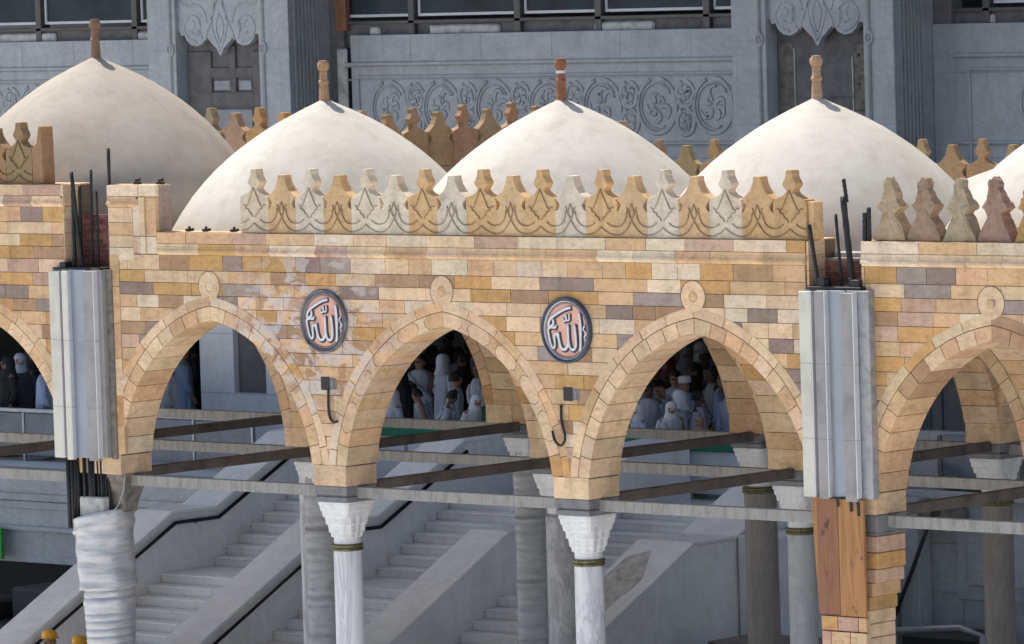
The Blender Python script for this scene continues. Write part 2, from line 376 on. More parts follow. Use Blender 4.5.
# ------------------------------------------------------------------ front wall bricks
def bricks(mb, x0, x1, zlist, pal, wid, y=0.0, thick=.03, rc=R3 - .015, arcs=FC, gap=.0075):
    for (za, zb) in zlist:
        x = x0 - random.uniform(0, .3); h = za - zb
        while x < x1:
            w = random.uniform(*wid) * (1.45 if h < .16 else 1.0); xa, xb = max(x, x0), min(x + w, x1)
            if x1 - xb < .14: xb = x1; w = xb - x
            x += w
            if xb - xa < .05: continue
            pieces = [[(xa + gap / 2, zb + gap / 2), (xb - gap / 2, zb + gap / 2), (xb - gap / 2, za - gap / 2), (xa + gap / 2, za - gap / 2)]]
            for c in arcs:
                if xa < c < xb: pieces = [clip(pieces[0], (-1, 0), -c), clip(pieces[0], (1, 0), c)]
            col = pick(pal); off = random.uniform(-.003, .003)
            for p in pieces:
                full = p
                for c in arcs:
                    if len(p) < 3: break
                    mx = sum(q[0] for q in p) / len(p); sd = -1 if mx < c else 1
                    if abs(mx - c) > 2.6: continue
                    o = (c - sd * CX, 0.0)
                    if all(math.hypot(q[0] - o[0], q[1] - o[1]) < rc for q in p): p = []; break
                    for it in range(3):
                        if len(p) < 3: break
                        mx = sum(q[0] for q in p) / len(p); mz = sum(q[1] for q in p) / len(p); d = math.hypot(mx - o[0], mz - o[1]); n = ((mx - o[0]) / d, (mz - o[1]) / d)
                        p = clip(full, n, n[0] * o[0] + n[1] * o[1] + rc)
                    full = p
                if len(p) > 2: mb.prism(p, frU(0, 0), y + off, y + thick, col)
def courses(top, hs, zmin):
    out = []; z = top; i = 0
    while z > zmin:
        h = hs[i % len(hs)]; out.append((z, z - h)); z -= h; i += 1
    return out
HS = [.195, .157, .158, .163, .18, .166, .175, .16, .17, .182]
def cornice(mb, x0, x1, ztop, pal):
    bricks(mb, x0, x1, [(ztop, ztop - .145)], pal, (.38, .62), y=-.012, thick=.05, arcs=[])
    # moulded course: a cyma profile, cut into blocks
    x = x0
    while x < x1:
        w = random.uniform(.5, .85); xb = min(x + w, x1)
        if x1 - xb < .2: xb = x1
        z = ztop - .147; prof = [(-.012, z), (-.012, z - .03), (-.02, z - .06), (-.035, z - .085), (-.038, z - .105), (-.012, z - .112), (0.0, z - .14), (.05, z - .14), (.05, z)]
        col = pick(pal); n = len(prof)
        vs = [(x + .003, a, b) for a, b in prof] + [(xb - .003, a, b) for a, b in prof]
        mb.add(vs, [list(range(n)), list(range(2 * n - 1, n - 1, -1))] + [(i, i + n, (i + 1) % n + n, (i + 1) % n) for i in range(n)], col)
        x = xb
w1 = MB()
cornice(w1, -8, -.9, 3.715, TOPC); bricks(w1, -8, -.9, courses(3.428, HS, .27), WALL, (.34, .62))
for k in range(6):                                        # squared end of the left wall and its return
    z = 3.43 - k * .17; w1.box(-.93, -.893, .0, .30, z - .165, z, pick(RINGY))
w1.box(-.93, -.885, -.012, .30, 3.437, 3.715, CREAM)
abuild(w1, 'left_front_wall', M['stone'])
w2 = MB()
cornice(w2, .815, 11.44, 3.12, TOPC)
cornice(w2, -.07, .50, 3.715, TOPC)
# the moulding turning down the step
w2.box(.505, .81, -.012, .05, 3.57, 3.715, pick(TOPC))
for a, b, y in ((.38, .455, 0.0), (.46, .535, -.012), (.54, .625, -.034), (.63, .81, -.010)):
    z = 3.565
    while z > 2.90:
        h = random.choice([.33, .5]); zb = max(z - h, 2.84)
        if zb - 2.84 < .12: zb = 2.84
        w2.box(a, b, y, .05, zb + .004, z - .004, pick(TOPC)); z = zb
bricks(w2, -.07, .377, courses(3.428, HS, 2.85), TOPC + WALL[:11], (.34, .5), arcs=[])
cs = courses(2.833, HS, .27)
bricks(w2, .10, 11.42, [(a, b) if i else (min(a, 2.655), b) for i, (a, b) in enumerate(cs)][:0] + cs, WALL, (.34, .60))
for za, zb in ((2.83, 2.42), (2.42, 1.95), (1.95, 1.5), (1.5, 1.02), (1.02, .62), (.62, .27)): w2.box(-.07, .094, -.003, .05, zb, za - .006, pick([TAN, ORANGE, CREAM]))
abuild(w2, 'middle_front_wall', M['stone_old'])
w3 = MB()
cornice(w3, 12.25, 19.5, 3.12, TOPC); bricks(w3, 12.29, 19.5, courses(2.833, HS, .27), WALLR, (.34, .62))
for z0 in (2.83, 2.33, 1.83, 1.33, .83): w3.box(12.25, 12.285, -.004, .3, z0 - .495, z0 - .006, pick([TAN, ORANGE, CREAM]))
abuild(w3, 'right_front_wall', M['stone'])
# end returns at the gap over the right pier
mb = MB()
for k in range(5):
    z = 3.11 - k * .17; mb.box(11.445, 11.475, .0, .3, z - .165, z, pick(RINGY)); 
mb.box(.802, .81, .052, .265, 3.125, 3.70, GREYV); mb.box(-.071, .81, .055, .27, 3.701, 3.716, TAN); mb.box(.81, 11.44, .055, .55, 3.11, 3.122, TAN); mb.box(12.25, 19.5, .055, .55, 3.11, 3.122, TAN); mb.box(-8, -.9, .055, .55, 3.70, 3.716, TAN)
abuild(mb, 'wall_return', M['stone'])

# curled loop over each arch
for i, c in enumerate(FC[2:7]):
    mb = MB(); n = 28; col = pick(RINGY); zc = 2.445
    for (ra, rb, y0, y1) in ((.066, .185, -.004, .04),):
        for j in range(n):
            a, b = 2 * PI * j / n, 2 * PI * (j + 1) / n
            g = .012 if j in (6, 19) else 0
            mb.prism([(c + ra * math.cos(a + g), zc + ra * math.sin(a + g)), (c + rb * math.cos(a + g), zc + rb * math.sin(a + g)), (c + rb * math.cos(b), zc + rb * math.sin(b)), (c + ra * math.cos(b), zc + ra * math.sin(b))], frU(0, 0), y0, y1, col)
    o = abuild(mb, 'arch_loop', M['stone_old' if i in (1, 2) else 'stone'])
    gb = MB(); gb.rings([[(c + q * math.cos(a), -.006, zc + q * math.sin(a)) for a in [-.75 + (PI + 1.5) * j / n for j in range(n + 1)]] for q in (.185, .193)], cap=False, closed=False); gb.build('mortar', M['mortar'], o)
    if i != 4:
        kb = MB(); kb.lathe(0, 0, [(.060, -.03), (.060, .0), (.05, .004), (.0, .005)], 16, LIGHT if i == 1 else TAN)
        k = kb.build('loop_boss', M['stone'], o, recalc=True); k.rotation_euler = (PI / 2, 0, 0); k.location = (c, -.0, zc)

# putlog holes over the columns: flush plates, inner shade painted as a dark half
for x, z in ((3.76, 1.28), (7.78, 1.26)):
    mb = MB(); mb.box(x - .13, x + .02, -.0045, .02, z - .09, z + .075, (.045, .04, .04)); mb.box(x + .022, x + .13, -.0045, .02, z - .08, z + .06, (.19, .185, .18)); mb.box(x + .05, x + .09, -.012, -.0045, z - .05, z + .03, (.25, .24, .23))
    abuild(mb, 'painted_putlog_hole', M['stone'])

# ------------------------------------------------------------------ columns
def capital_rings(cx, cy):
    rs = []; n = 48
    def ring(w, sq, z, sc=0.0):
        o = []
        for j in range(n):
            a = 2 * PI * j / n + PI / n; c, s_ = math.cos(a), math.sin(a)
            p = 2 + 10 * sq; r = w * .78 / ((abs(c) ** p + abs(s_) ** p) ** (1 / p))
            r *= 1 + sc * (abs(math.cos(a * 6)) - .5)
            o.append((cx + r * c, cy + r * s_, z))
        return o
    for w, sq, z, sc in [(.215, .0, -.745, .02), (.215, 0, -.66, .03), (.225, .1, -.645, .10), (.225, .12, -.60, .12), (.245, .2, -.585, .10), (.25, .25, -.50, .12), (.272, .4, -.485, .08), (.275, .45, -.41, .08), (.292, .8, -.395, .03), (.30, .9, -.33, .02), (.315, 1.2, -.32, 0), (.322, 1.4, -.255, 0), (.335, 1.6, -.25, 0), (.335, 1.6, -.205, 0)]:
        rs.append(ring(w, sq, z, sc))
    return rs
def column(x, y, mat, wrap=None, r=.182, collar=True):
    mb = MB(); mb.lathe(x, y, [(r * 1.06, GZ), (r * 1.06, GZ + .3), (r, GZ + .36), (r, -3), (r * .97, -.80), (r * .97, -.74)], 28)
    c = abuild(mb, 'column', M[mat])
    mb = MB(); mb.rings(capital_rings(x, y), smooth=False); mb.build('capital', M['capital'], c, bevel=0)
    mb = MB(); mb.box(x - .272, x + .272, y - .272, y + .272, -.115, -.003); mb.box(x - .255, x + .255, y - .255, y + .255, -.135, -.115); mb.box(x - .27, x + .27, y - .27, y + .27, -.20, -.135)
    mb.build('impost_block', M['impost'], c, bevel=.008)
    if collar:
        mb = MB(); mb.lathe(x, y, [(r - .006, -.825), (r + .018, -.815), (r + .018, -.79), (r + .008, -.785), (r + .008, -.775), (r + .018, -.77), (r + .018, -.745), (r - .006, -.735)], 28); mb.build('collar', M['brass'], c)
    if wrap:
        rnd = random.Random(int(x * 10) + 3); prof = []; z = GZ; k = 0
        while z < -.32:
            h = rnd.uniform(.08, .16); b = rnd.uniform(.216, .221) + (.012 if k % 7 == 0 else 0); prof += [(b, z), (b + .007, z + h * .45), (b + .003, z + h * .97)]; z += h; k += 1
        mb = MB(); ph = rnd.random() * 6
        mb.lathe(x, y, prof, 26, wob=lambda a, zz: .006 * math.sin(a * 2 + zz * 3 + ph) + .003 * math.sin(5 * a - zz * 9))
        mb.build('plastic_wrap', M[wrap], c)
    return c
for x in (3.7225, 7.7225, 16.085): column(x, .2775, 'column_marble')
column(-4.72, 4.2775, 'column_marble'); column(-4.72, 8.2775, 'column_marble'); column(-4.72, .2775, 'column_marble')
column(-.62, 4.2775, 'column_marble', 'wrap_grey', collar=False); column(3.70, 4.2775, 'striped_marble', r=.205, collar=False)
column(7.7225, 4.2775, 'grey_marble'); column(11.9, 4.2775, 'brown_marble'); column(16.085, 4.2775, 'brown_marble')
column(-.46, 8.2775, 'column_marble', 'wrap_grey', collar=False); column(3.7225, 8.2775, 'brown_marble', r=.225); column(7.7225, 8.2775, 'brown_marble', r=.205); column(11.9, 8.2775, 'brown_marble')
# tie beams
def beam(x0, x1, y0, y1, z0, z1, mat):
    mb = MB(); mb.box(x0, x1, y0, y1, z0, z1)
    if mat == 'beam_grey':
        L = x1 - x0; k = 3
        for j in range(1, k + 1): mb.box(x0 + L * j / (k + 1) - .006, x0 + L * j / (k + 1) + .006, y0 - .003, y1 + .003, z0 - .003, z1 - .01)
    return abuild(mb, 'tie_beam', M[mat], bevel=.006)
NODES = [-4.72, -.5, 3.7225, 7.7225, 11.9, 16.085]
for r, y0 in enumerate(ROWS):
    for a, b in zip([-8.72] + NODES, NODES + [19]):
        beam(a + (.22 if a in COLX else .45), b - (.22 if b in COLX else .45), y0 + .20, y0 + .30, -.155, -.02, 'beam_grey')
for x in NODES:
    for y in (.5, 4.5): beam(x + .02, x + .14, y, y + 3.55, -.105, .02, 'beam_dark')

# ------------------------------------------------------------------ roof deck, domes, finials
mb = MB(); mb.box(-13, 19.5, .57, 9.6, 2.80, 2.90)  # back eave extended out of view to keep sun off the stairs
abuild(mb, 'roof_deck', M['roof'])
PROF = [(0.045, 0), (.16, -.055), (.32, -.13), (.55, -.25), (.72, -.35), (.88, -.46), (1.05, -.585), (1.2, -.71), (1.36, -.86), (1.5, -1.01), (1.65, -1.19), (1.79, -1.39), (1.90, -1.58), (1.97, -1.76), (1.995, -1.95), (2.0, -2.3)]
def dome(x, y, z, k, mat, fin, stripe=False, n=72):
    mb = MB(); rnd = random.Random(int(x * 7)); ph = rnd.random() * 6
    mb.lathe(x, y, [(r * k, z + dz * (1.0 if k < 1.055 else 1.03)) for r, dz in PROF], n, wob=lambda a, zz: (.008 * math.sin(3 * a + ph + zz * 2) + .006 * math.sin(7 * a - zz * 5)))
    d = abuild(mb, 'dome', M[mat])
    mb = MB(); f = [(.085, -.03), (.078, .10), (.066, .205), (.082, .215), (.086, .235), (.078, .25), (.066, .26), (.060, .33), (.066, .36), (.058, .375), (.085, .395), (.096, .425), (.096, .455), (.085, .48), (.07, .482), (.068, .505), (.03, .508)]
    for a, b in zip(f, f[1:]): pass
    mb.lathe(x, y, [(r * .82, z + h) for r, h in f], 8, fin, smooth=False)
    o = mb.build('finial', M['stone'], d, bevel=0)
    if stripe:
        mb = MB(); mb.lathe(x, y, [(.058, z + .325), (.060, z + .36)], 8, (.85, .85, .85), smooth=False); mb.build('tape_band', M['med_white'], o)
    return d
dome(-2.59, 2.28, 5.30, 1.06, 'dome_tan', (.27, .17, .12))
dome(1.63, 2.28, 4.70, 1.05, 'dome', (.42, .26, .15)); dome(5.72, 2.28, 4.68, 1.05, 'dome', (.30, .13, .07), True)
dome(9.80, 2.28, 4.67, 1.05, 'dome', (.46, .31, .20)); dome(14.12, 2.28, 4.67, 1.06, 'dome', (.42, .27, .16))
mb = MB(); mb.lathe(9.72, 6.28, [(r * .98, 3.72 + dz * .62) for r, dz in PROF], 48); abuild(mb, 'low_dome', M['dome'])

# ------------------------------------------------------------------ merlons
def smooth_pts(p, k=5):
    out = []
    for i in range(len(p) - 1):
        p0, p1, p2, p3 = p[max(i - 1, 0)], p[i], p[i + 1], p[min(i + 2, len(p) - 1)]
        for j in range(k):
            t = j / k; out.append(tuple(.5 * ((2 * b) + (-a + c) * t + (2 * a - 5 * b + 4 * c - d) * t * t + (-a + 3 * b - 3 * c + d) * t ** 3) for a, b, c, d in zip(p0, p1, p2, p3)))
    return out + [p[-1]]
TALL = [(.243, 0), (.243, .30), (.250, .36), (.246, .42), (.225, .46), (.16, .485), (.095, .51), (.052, .545), (.050, .57), (.078, .60), (.099, .625), (.098, .65), (.072, .69), (.052, .725), (.048, .775), (.034, .80)]
SHORT = [(.243, 0), (.243, .30), (.20, .33), (.175, .37), (.185, .405), (.225, .44), (.228, .465), (.19, .495), (.15, .525), (.112, .56), (.084, .61), (.062, .665), (.054, .715), (.048, .725)]
RUIN = [(.235, 0), (.22, .06), (.17, .17), (.105, .28), (.095, .31), (.13, .345), (.165, .38), (.155, .42), (.12, .47), (.095, .53), (.07, .60), (.075, .645), (.055, .69), (.02, .71)]
def relief(mb, tall, yy=-.005):
    T = lambda p, r=.0085: mb.tube(smooth_pts(p, 3), r, 6, flat=.010)
    for sd in (-1, 1):
        E = lambda *l: [(sd * a, yy, b) for a, b in l]
        if tall:
            T(E((.242, .03), (.18, .035), (.11, .055), (.05, .085), (0, .125))); T(E((.242, .125), (.19, .128), (.14, .145), (.095, .175)))
            T(E((.0, .57), (.045, .48), (.10, .375))); T(E((.20, .35), (.155, .345), (.135, .30), (.10, .295), (.075, .25), (.045, .24), (.02, .195)), .0075)
            T(E((.10, .375), (.115, .345), (.135, .335)), .007)
        else:
            T(E((.242, .03), (.17, .04), (.10, .08), (.045, .14), (0, .205), (-.04, .275), (-.075, .36))); T(E((.242, .125), (.18, .135), (.13, .17), (.09, .23), (.075, .31)))
            T(E((.0, .40), (.03, .33), (.035, .27), (.0, .22)), .007)
def merlon_mesh(out, th, orn, col, rough=0, seed=0):
    mb = MB(); rnd = random.Random(seed)
    L = [(-x, z) for x, z in out] + [(x, z) for x, z in reversed(out)]
    if rough: L = [(x + rnd.uniform(-rough, rough) * (z > .01), z + rnd.uniform(-rough, rough) * (z > .01)) for x, z in L]
    def tk(z): return th * (1.0 if z < .40 else max(.62, 1 - (z - .40) * 4.0))
    n = len(L); mb.add([(a, 0, b) for a, b in L] + [(a, tk(b), b) for a, b in L], [list(range(n)), list(range(2 * n - 1, n - 1, -1))] + [(i, i + n, (i + 1) % n + n, (i + 1) % n) for i in range(n)], col)
    nf = len(mb.c)
    if orn: relief(mb, out is TALL)
    for i in range(nf, len(mb.c)): mb.c[i] = tuple(c * .52 for c in col)  # raised lines tinted dark to read as shaded, dirty engraved grooves
    return mb
MC_L, MC_O = [(.70, .62, .49), (.68, .57, .42), (.74, .64, .49)], [(.66, .44, .22), (.62, .42, .23), (.66, .46, .25), (.58, .38, .19)]
def merlon(x, y, z, out, col, th=.2, orn=True, rz=0, rough=0, seed=0):
    mb = merlon_mesh(out, th, orn, col, rough, seed)
    o = mb.build('merlon', M['stone'], arcade, bevel=.004)
    o.matrix_parent_inverse = Matrix.Translation(-AO); o.location = (x, y, z); o.rotation_euler = (0, 0, rz)
    return o
k = 0; x = 2.515
seqc = ['L', 'O', 'L', 'O', 'L', 'L', 'O', 'L', 'O', 'O', 'O', 'L', 'O', 'O', 'L', 'O', 'L', 'O', 'O']
st = (11.19 - 2.535) / 18
for i in range(19):
    col = random.choice(MC_L if seqc[i] == 'L' else MC_O); kk = random.uniform(.93, 1.06); col = tuple(c * kk for c in col)
    merlon(2.535 + i * st, .03, 3.122, TALL if i % 2 == 0 else SHORT, col, th=.22)
mb = MB(); mb.box(11.19 + .245, 11.19 + .33, .06, .24, 3.122, 3.56, MC_O[0]); abuild(mb, 'merlon_stub', M['stone'], bevel=.01)
for i in range(5):                                   # carved brown ones on the high left wall
    merlon(-1.77 - .49 * i, .06, 3.716, TALL if i % 2 == 0 else SHORT, tuple(c * random.uniform(.9, 1.1) for c in (.33, .195, .11)), th=.22)
mb = MB(); mb.prism([(-1.525, 3.716), (-1.32, 3.716), (-1.335, 4.46), (-1.39, 4.47), (-1.43, 4.25), (-1.525, 4.16)], frU(0, 0), .06, .28, (.33, .195, .105)); abuild(mb, 'merlon_stub', M['stone'], bevel=.01)
RC = [(.52, .40, .25), (.40, .28, .19), (.50, .41, .28), (.40, .265, .20), (.58, .36, .15), (.5, .36, .2), (.4, .28, .2), (.5, .4, .26)]
for i in range(8):
    o = merlon(12.62 + .50 * i, .05, 3.122, RUIN, tuple(c * .82 for c in RC[i]), th=.17, orn=False, rough=.016, seed=i + 40)
    sub = o.modifiers.new('s', 'SUBSURF'); sub.subdivision_type = 'SIMPLE'; sub.levels = sub.render_levels = 3
    tx = bpy.data.textures.get('rub') or bpy.data.textures.new('rub', 'CLOUDS'); tx.noise_scale = .11; tx.noise_depth = 3
    dm = o.modifiers.new('d', 'DISPLACE'); dm.texture = tx; dm.strength = .05; dm.mid_level = .5; dm.texture_coords = 'GLOBAL'
# parapets at the back: along the high step and on the third row
mb = MB(); mb.box(.42, .72, 3.7, 8.28, 2.9, 3.70, (.30, .21, .14)); mb.box(.98, 19.5, 8.30, 8.55, 2.9, 3.12, (.42, .28, .16)); mb.box(-9, .98, 8.30, 8.55, 2.9, 3.62, (.40, .27, .16))
abuild(mb, 'back_parapet', M['stone'], bevel=.01)
for i in range(9):
    merlon(.70, 3.98 + .49 * i, 3.70, TALL if i % 2 == 0 else SHORT, tuple(c * random.uniform(.9, 1.1) for c in (.36, .235, .13)), th=.16, orn=False, rz=PI / 2)
for i in range(8):
    merlon(3.02 + .495 * (i - 3), 8.32, 3.12, TALL if i % 2 else SHORT, tuple(c * random.uniform(.9, 1.1) for c in (.42, .285, .16)), th=.16, orn=False)
for i in range(8):
    merlon(7.57 + .495 * (i - 3), 8.32, 3.12, TALL if i % 2 else SHORT, tuple(c * random.uniform(.9, 1.1) for c in (.44, .30, .165)), th=.16, orn=False)
for i in range(6):
    merlon(-6.6 + .495 * i, 8.32, 3.60, TALL if i % 2 == 0 else SHORT, tuple(c * random.uniform(.9, 1.1) for c in ((.46, .31, .20) if i < 2 else (.55, .34, .16))), th=.22, orn=False)
merlon(1.35, 8.32, 3.45, SHORT, (.5, .34, .2), orn=False)

# ------------------------------------------------------------------ medallions
MED = [([(357, 198), (366, 300), (361, 455)], 11), ([(325, 275), (333, 400), (320, 442), (298, 440), (284, 395), (281, 278)], 11), ([(284, 395), (266, 440), (240, 442), (224, 400), (214, 330)], 11),
       ([(224, 400), (207, 345), (192, 358), (193, 420), (182, 438), (166, 410), (154, 345), (152, 312), (174, 300), (196, 302), (203, 285)], 9),
       ([(305, 165), (258, 180), (196, 220), (163, 252), (156, 292), (184, 282), (186, 245)], 10), ([(250, 235), (256, 258), (270, 250), (272, 215), (276, 250), (292, 245), (292, 205)], 6), ([(394, 282), (384, 308), (402, 338), (390, 360), (398, 380)], 6)]
def medallion(x, z, label, rimmat, R=.395, lx=1.0):
    t = thing('calligraphy_medallion', label, 'medallion', (x, -.01, z))
    def disc(name, mat, ra, rb, y0, y1):
        mb = MB(); n = 48
        if ra == 0: mb.prism([(rb * math.cos(2 * PI * j / n), rb * math.sin(2 * PI * j / n)) for j in range(n)], frU(0, 0), y0, y1)
        else:
            prof = [(rb, y1), (rb, y0 + .012), (rb - .012, y0), (ra + .012, y0), (ra, y0 + .012), (ra, y1)]
            mb.rings([[(r * math.cos(2 * PI * j / n), y, r * math.sin(2 * PI * j / n)) for j in range(n)] for r, y in prof], cap=False)
        return mb.build(name, M[mat], t)
    disc('rim', rimmat, R - .034, R, -.045, .03); disc('white_ring', 'med_white' if rimmat == 'med_rim' else 'zinc', R - .056, R - .035, -.03, .02)
    disc('inner_band', 'med_mauve', R - .085, R - .055, -.018, .02); disc('field', 'med_salmon', 0, R - .084, -.008, .02)
    la, lb = MB(), MB()
    for pts, w in MED:
        p = smooth_pts([((u - 270) / 415 * lx, -(v - 318) / 560) for u, v in pts]); n = len(p)
        la.tube([(a + .010, -.012, b - .008) for a, b in p], 1, 8, flat=.006, radii=[w / 415 * .95 + .007] * n); lb.tube([(a, -.022, b) for a, b in p], 1, 8, flat=.009, radii=[w / 415 * (.68 if 0 < i < n - 1 else .4) for i in range(n)])
    la.build('letter_outline', M['med_dark'], t); lb.build('lettering', M['med_white'], t)
    return t
medallion(3.735, 2.045, 'weathered round calligraphy medallion with rough grey rim on the patched stones', 'med_rim_old')
medallion(7.75, 2.016, 'clean round calligraphy medallion with dark blue rim on the orange stones', 'med_rim')

# ------------------------------------------------------------------ piers with cladding
def boxes(name, mat, lst, parent, bevel=.006, col=(1, 1, 1)):
    mb = MB()
    for b in lst: mb.box(*b, col)
    o = mb.build(name, M[mat], parent, bevel=bevel); o.matrix_parent_inverse = Matrix.Translation(-parent.location); return o
def wpart(mb, name, mat, parent, **kw):
    o = mb.build(name, M[mat], parent, **kw); o.matrix_parent_inverse = Matrix.Translation(-parent.location); return o
def rebars(parent, specs, seed):
    for (x, y, z0, z1, dx, r) in specs:
        mb = MB(); n = 10
        mb.tube([(x + dx * i / n, y, z0 + (z1 - z0) * i / n) for i in range(n + 1)], r, 8, radii=[r * (1.08 if i % 2 else .95) for i in range(n + 1)])
        wpart(mb, 'rebar', 'rebar', parent)
def brickcore(parent, x0, x1, y, z0, z1):
    mb = MB(); mb.box(x0, x1, y + .012, y + .3, z0, z1, (.30, .25, .22)); z = z0; r = 0
    while z < z1 - .03:
        x = x0 - (.1 if r % 2 else 0)
        while x < x1:
            a, b = max(x, x0), min(x + .2, x1)
            if b - a > .03: mb.box(a + .006, b - .006, y + random.uniform(-.006, .004), y + .05, z + .005, z + .058, random.choice([(.24, .085, .06), (.20, .07, .055), (.28, .12, .09), (.16, .07, .06)]))
            x += .2
        z += .064; r += 1
    wpart(mb, 'brick_core', 'brick', parent)
pl = thing('dismantled_pier', 'left pier clad in vertical pale boards above a column bound in silver plastic', 'pier', (-.6, 0, GZ))
brickcore(pl, -.9, -.08, .28, 2.3, 3.30)
rebars(pl, [(-.82, .1, 2.5, 3.72, .0, .022), (-.75, .14, 2.5, 3.70, .02, .022), (-.62, .05, 2.5, 3.88, -.16, .024), (-.60, .2, 2.5, 3.9, .03, .018), (-.48, .2, 2.5, 3.62, .0, .014), (-.13, .1, 2.5, 4.18, .0, .022), (-.36, .12, 2.55, 2.63, .28, .02)], 1)
# sheet box and raised boards
def cladding(parent, xa, xb, z0, z1, boards, sheets, yb=-.06):
    for (a, b, y, mat) in sheets:
        boxes('cladding_sheet', mat, [(a, b, y, .0, z0 + random.uniform(-.02, .02), z1)], parent, .004)
    for (a, b, y, mat) in boards:
        o = boxes('cladding_board', mat, [(a, b, y - .05, y + .03, z0 + random.uniform(-.03, .03), z1 + random.uniform(-.03, .0))], parent, .006)
        boxes('board_joint', 'concrete', [(a - .001, b + .019, y - .051, y + .03, zz, zz + .0045) for zz in (.86, 1.72)], o, 0).matrix_parent_inverse = Matrix()
        boxes('board_edge', 'frame', [(b, b + .018, y - .052, y + .03, z0 + .01, z1 - .015)], o, .003).matrix_parent_inverse = Matrix.Translation(-parent.location) if False else Matrix()
cladding(pl, -1.19, -.1, .20, 2.63, [(-1.09, -.91, -.08, 'cream_board'), (-.80, -.70, -.13, 'cream_board'), (-.40, -.22, -.13, 'grey_board')],
         [(-1.08, -.80, -.06, 'grey_board'), (-.86, -.70, -.11, 'grey_board'), (-.70, -.40, -.12, 'blue_sheet'), (-.40, -.13, -.10, 'grey_board'), (-.13, -.03, -.03, 'concrete')])  # end concrete strip paints the shaded gap beside the boards
boxes('steel_lid', 'black', [(-1.05, -.16, -.09, .2, 2.63, 2.655), (-.93, -.82, -.08, .05, 2.655, 2.72)], pl)
mb = MB()
for k in range(34):
    a = random.uniform(-.88, -.30); yy = random.uniform(-.04, .12); mb.tube([(a, yy, .3), (a + random.uniform(-.02, .02), yy, -.2), (a + random.uniform(-.03, .03), yy, -.62)], random.choice([.012, .018, .022]), 6)
wpart(mb, 'rebar_bundle', 'rebar', pl)
boxes('concrete_stub', 'concrete', [(-.78, -.36, .12, .40, -.7, .25)], pl, .01)
for (x, z0, z1, r) in ((-.93, -.72, .32, .03), (-.86, -.75, .3, .025)):
    mb = MB(); mb.tube([(x, -.05, z0), (x, -.05, z1)], r, 8); wpart(mb, 'rebar', 'rebar', pl)
mb = MB(); mb.box(-.74, -.30, -.06, .1, -.56, -.30); wpart(mb, 'cement_patch', 'white_plaster', pl, bevel=.02)
mb = MB()
mb.rings([[(-.22 + w * sx, .27 + w * sy, z) for sx, sy in ((-1, -1), (1, -1), (1, 1), (-1, 1))] for w, z in ((.10, -.50), (.12, -.38), (.19, -.14), (.23, .0))], smooth=False); wpart(mb, 'broken_corbel', 'concrete', pl)
mb = MB()
prof = []; z = -1.50
while z < -.53:
    prof += [(.368 + random.uniform(-.004, .004) + .022 * (z > -.72), z)]; z += .03
def wobA(a, z): return .012 * math.sin(2 * a + 1 + z) + .005 * math.sin(26 * z + 2 * a) + .006 * math.sin(5 * a + 6 * z) - .05 * max(0, 1 - abs(z + 1.15) * 3) * max(0, math.cos(a - .1)) ** 8
mb.rings([[(-.57 + .05 * (-.5 - z) + (r + wobA(2 * PI * j / 36, z)) * math.cos(2 * PI * j / 36), .2 + (r + wobA(2 * PI * j / 36, z)) * math.sin(2 * PI * j / 36), z + (.09 * math.cos(2 * PI * j / 36) if z > -.75 else .03 * math.cos(2 * PI * j / 36))) for j in range(36)] for r, z in prof])
wpart(mb, 'plastic_wrap', 'wrap', pl)
mb = MB(); prof = []; z = GZ; k = 0
while z < -1.46:
    h = random.uniform(.085, .105); b = .322 + random.uniform(-.002, .002) + (.010 if k % 11 == 0 else 0); prof += [(b - .006, z), (b, z + h * .12), (b + .003, z + h * .5), (b, z + h * .92)]; z += h; k += 1
mb.rings([[(-.52 + (r + .012 * math.sin(2 * a + z * 4) + .006 * math.sin(6 * a + z * 9)) * math.cos(a), .22 + (r + .012 * math.sin(2 * a + z * 4)) * math.sin(a), z + .02 * math.cos(a)) for a in [2 * PI * j / 36 for j in range(36)]] for r, z in prof])
wpart(mb, 'plastic_wrap', 'wrap', pl)
mb = MB(); mb.rings([[(-.52 + (.338 + .006 * math.sin(3 * a)) * math.cos(a), .22 + (.338) * math.sin(a), z + .02 * math.sin(2 * a)) for a in [-PI * .75 + 1.6 * j / 16 for j in range(17)]] for z in (-2.42, -2.36, -2.30)], cap=False, closed=False)
wpart(mb, 'torn_tape', 'green', pl)

mb = MB(); mb.tube(smooth_pts([(.10, -.02, .02), (.07, -.04, -.2), (-.06, -.04, -.42), (-.2, -.1, -.52)], 5), .008, 6); wpart(mb, 'loose_wire', 'steel', pl)
pr = thing('dismantled_pier', 'right pier clad in vertical pale boards above two large brown wooden boards', 'pier', (11.9, 0, GZ))
brickcore(pr, 11.44, 12.25, .30, 2.3, 2.90)
boxes('roof_edge', 'white_plaster', [(11.44, 12.25, .5, .7, 2.86, 2.955)], pr)
rebars(pr, [(11.62, .0, 2.55, 3.30, -.12, .022), (11.88, .1, 2.5, 3.42, -.07, .018), (12.06, .08, 2.5, 3.62, -.12, .036), (11.98, .1, 3.55, 3.82, -.04, .022), (12.2, .15, 2.5, 2.72, .03, .03), (12.1, -.02, 2.5, 2.70, .0, .025), (11.75, -.02, 2.5, 2.68, .0, .03), (12.27, .05, 3.12, 3.44, .01, .03), (12.335, .05, 3.12, 3.50, .0, .025)], 2)
cladding(pr, 11.3, 12.4, .19, 2.56, [(11.42, 11.59, -.09, 'cream_board'), (11.69, 11.83, -.14, 'grey_board'), (12.08, 12.25, -.15, 'grey_board')],
         [(11.44, 11.70, -.06, 'zinc'), (11.68, 11.87, -.125, 'grey_board'), (11.87, 12.10, -.13, 'blue_sheet'), (12.10, 12.42, -.11, 'zinc')])
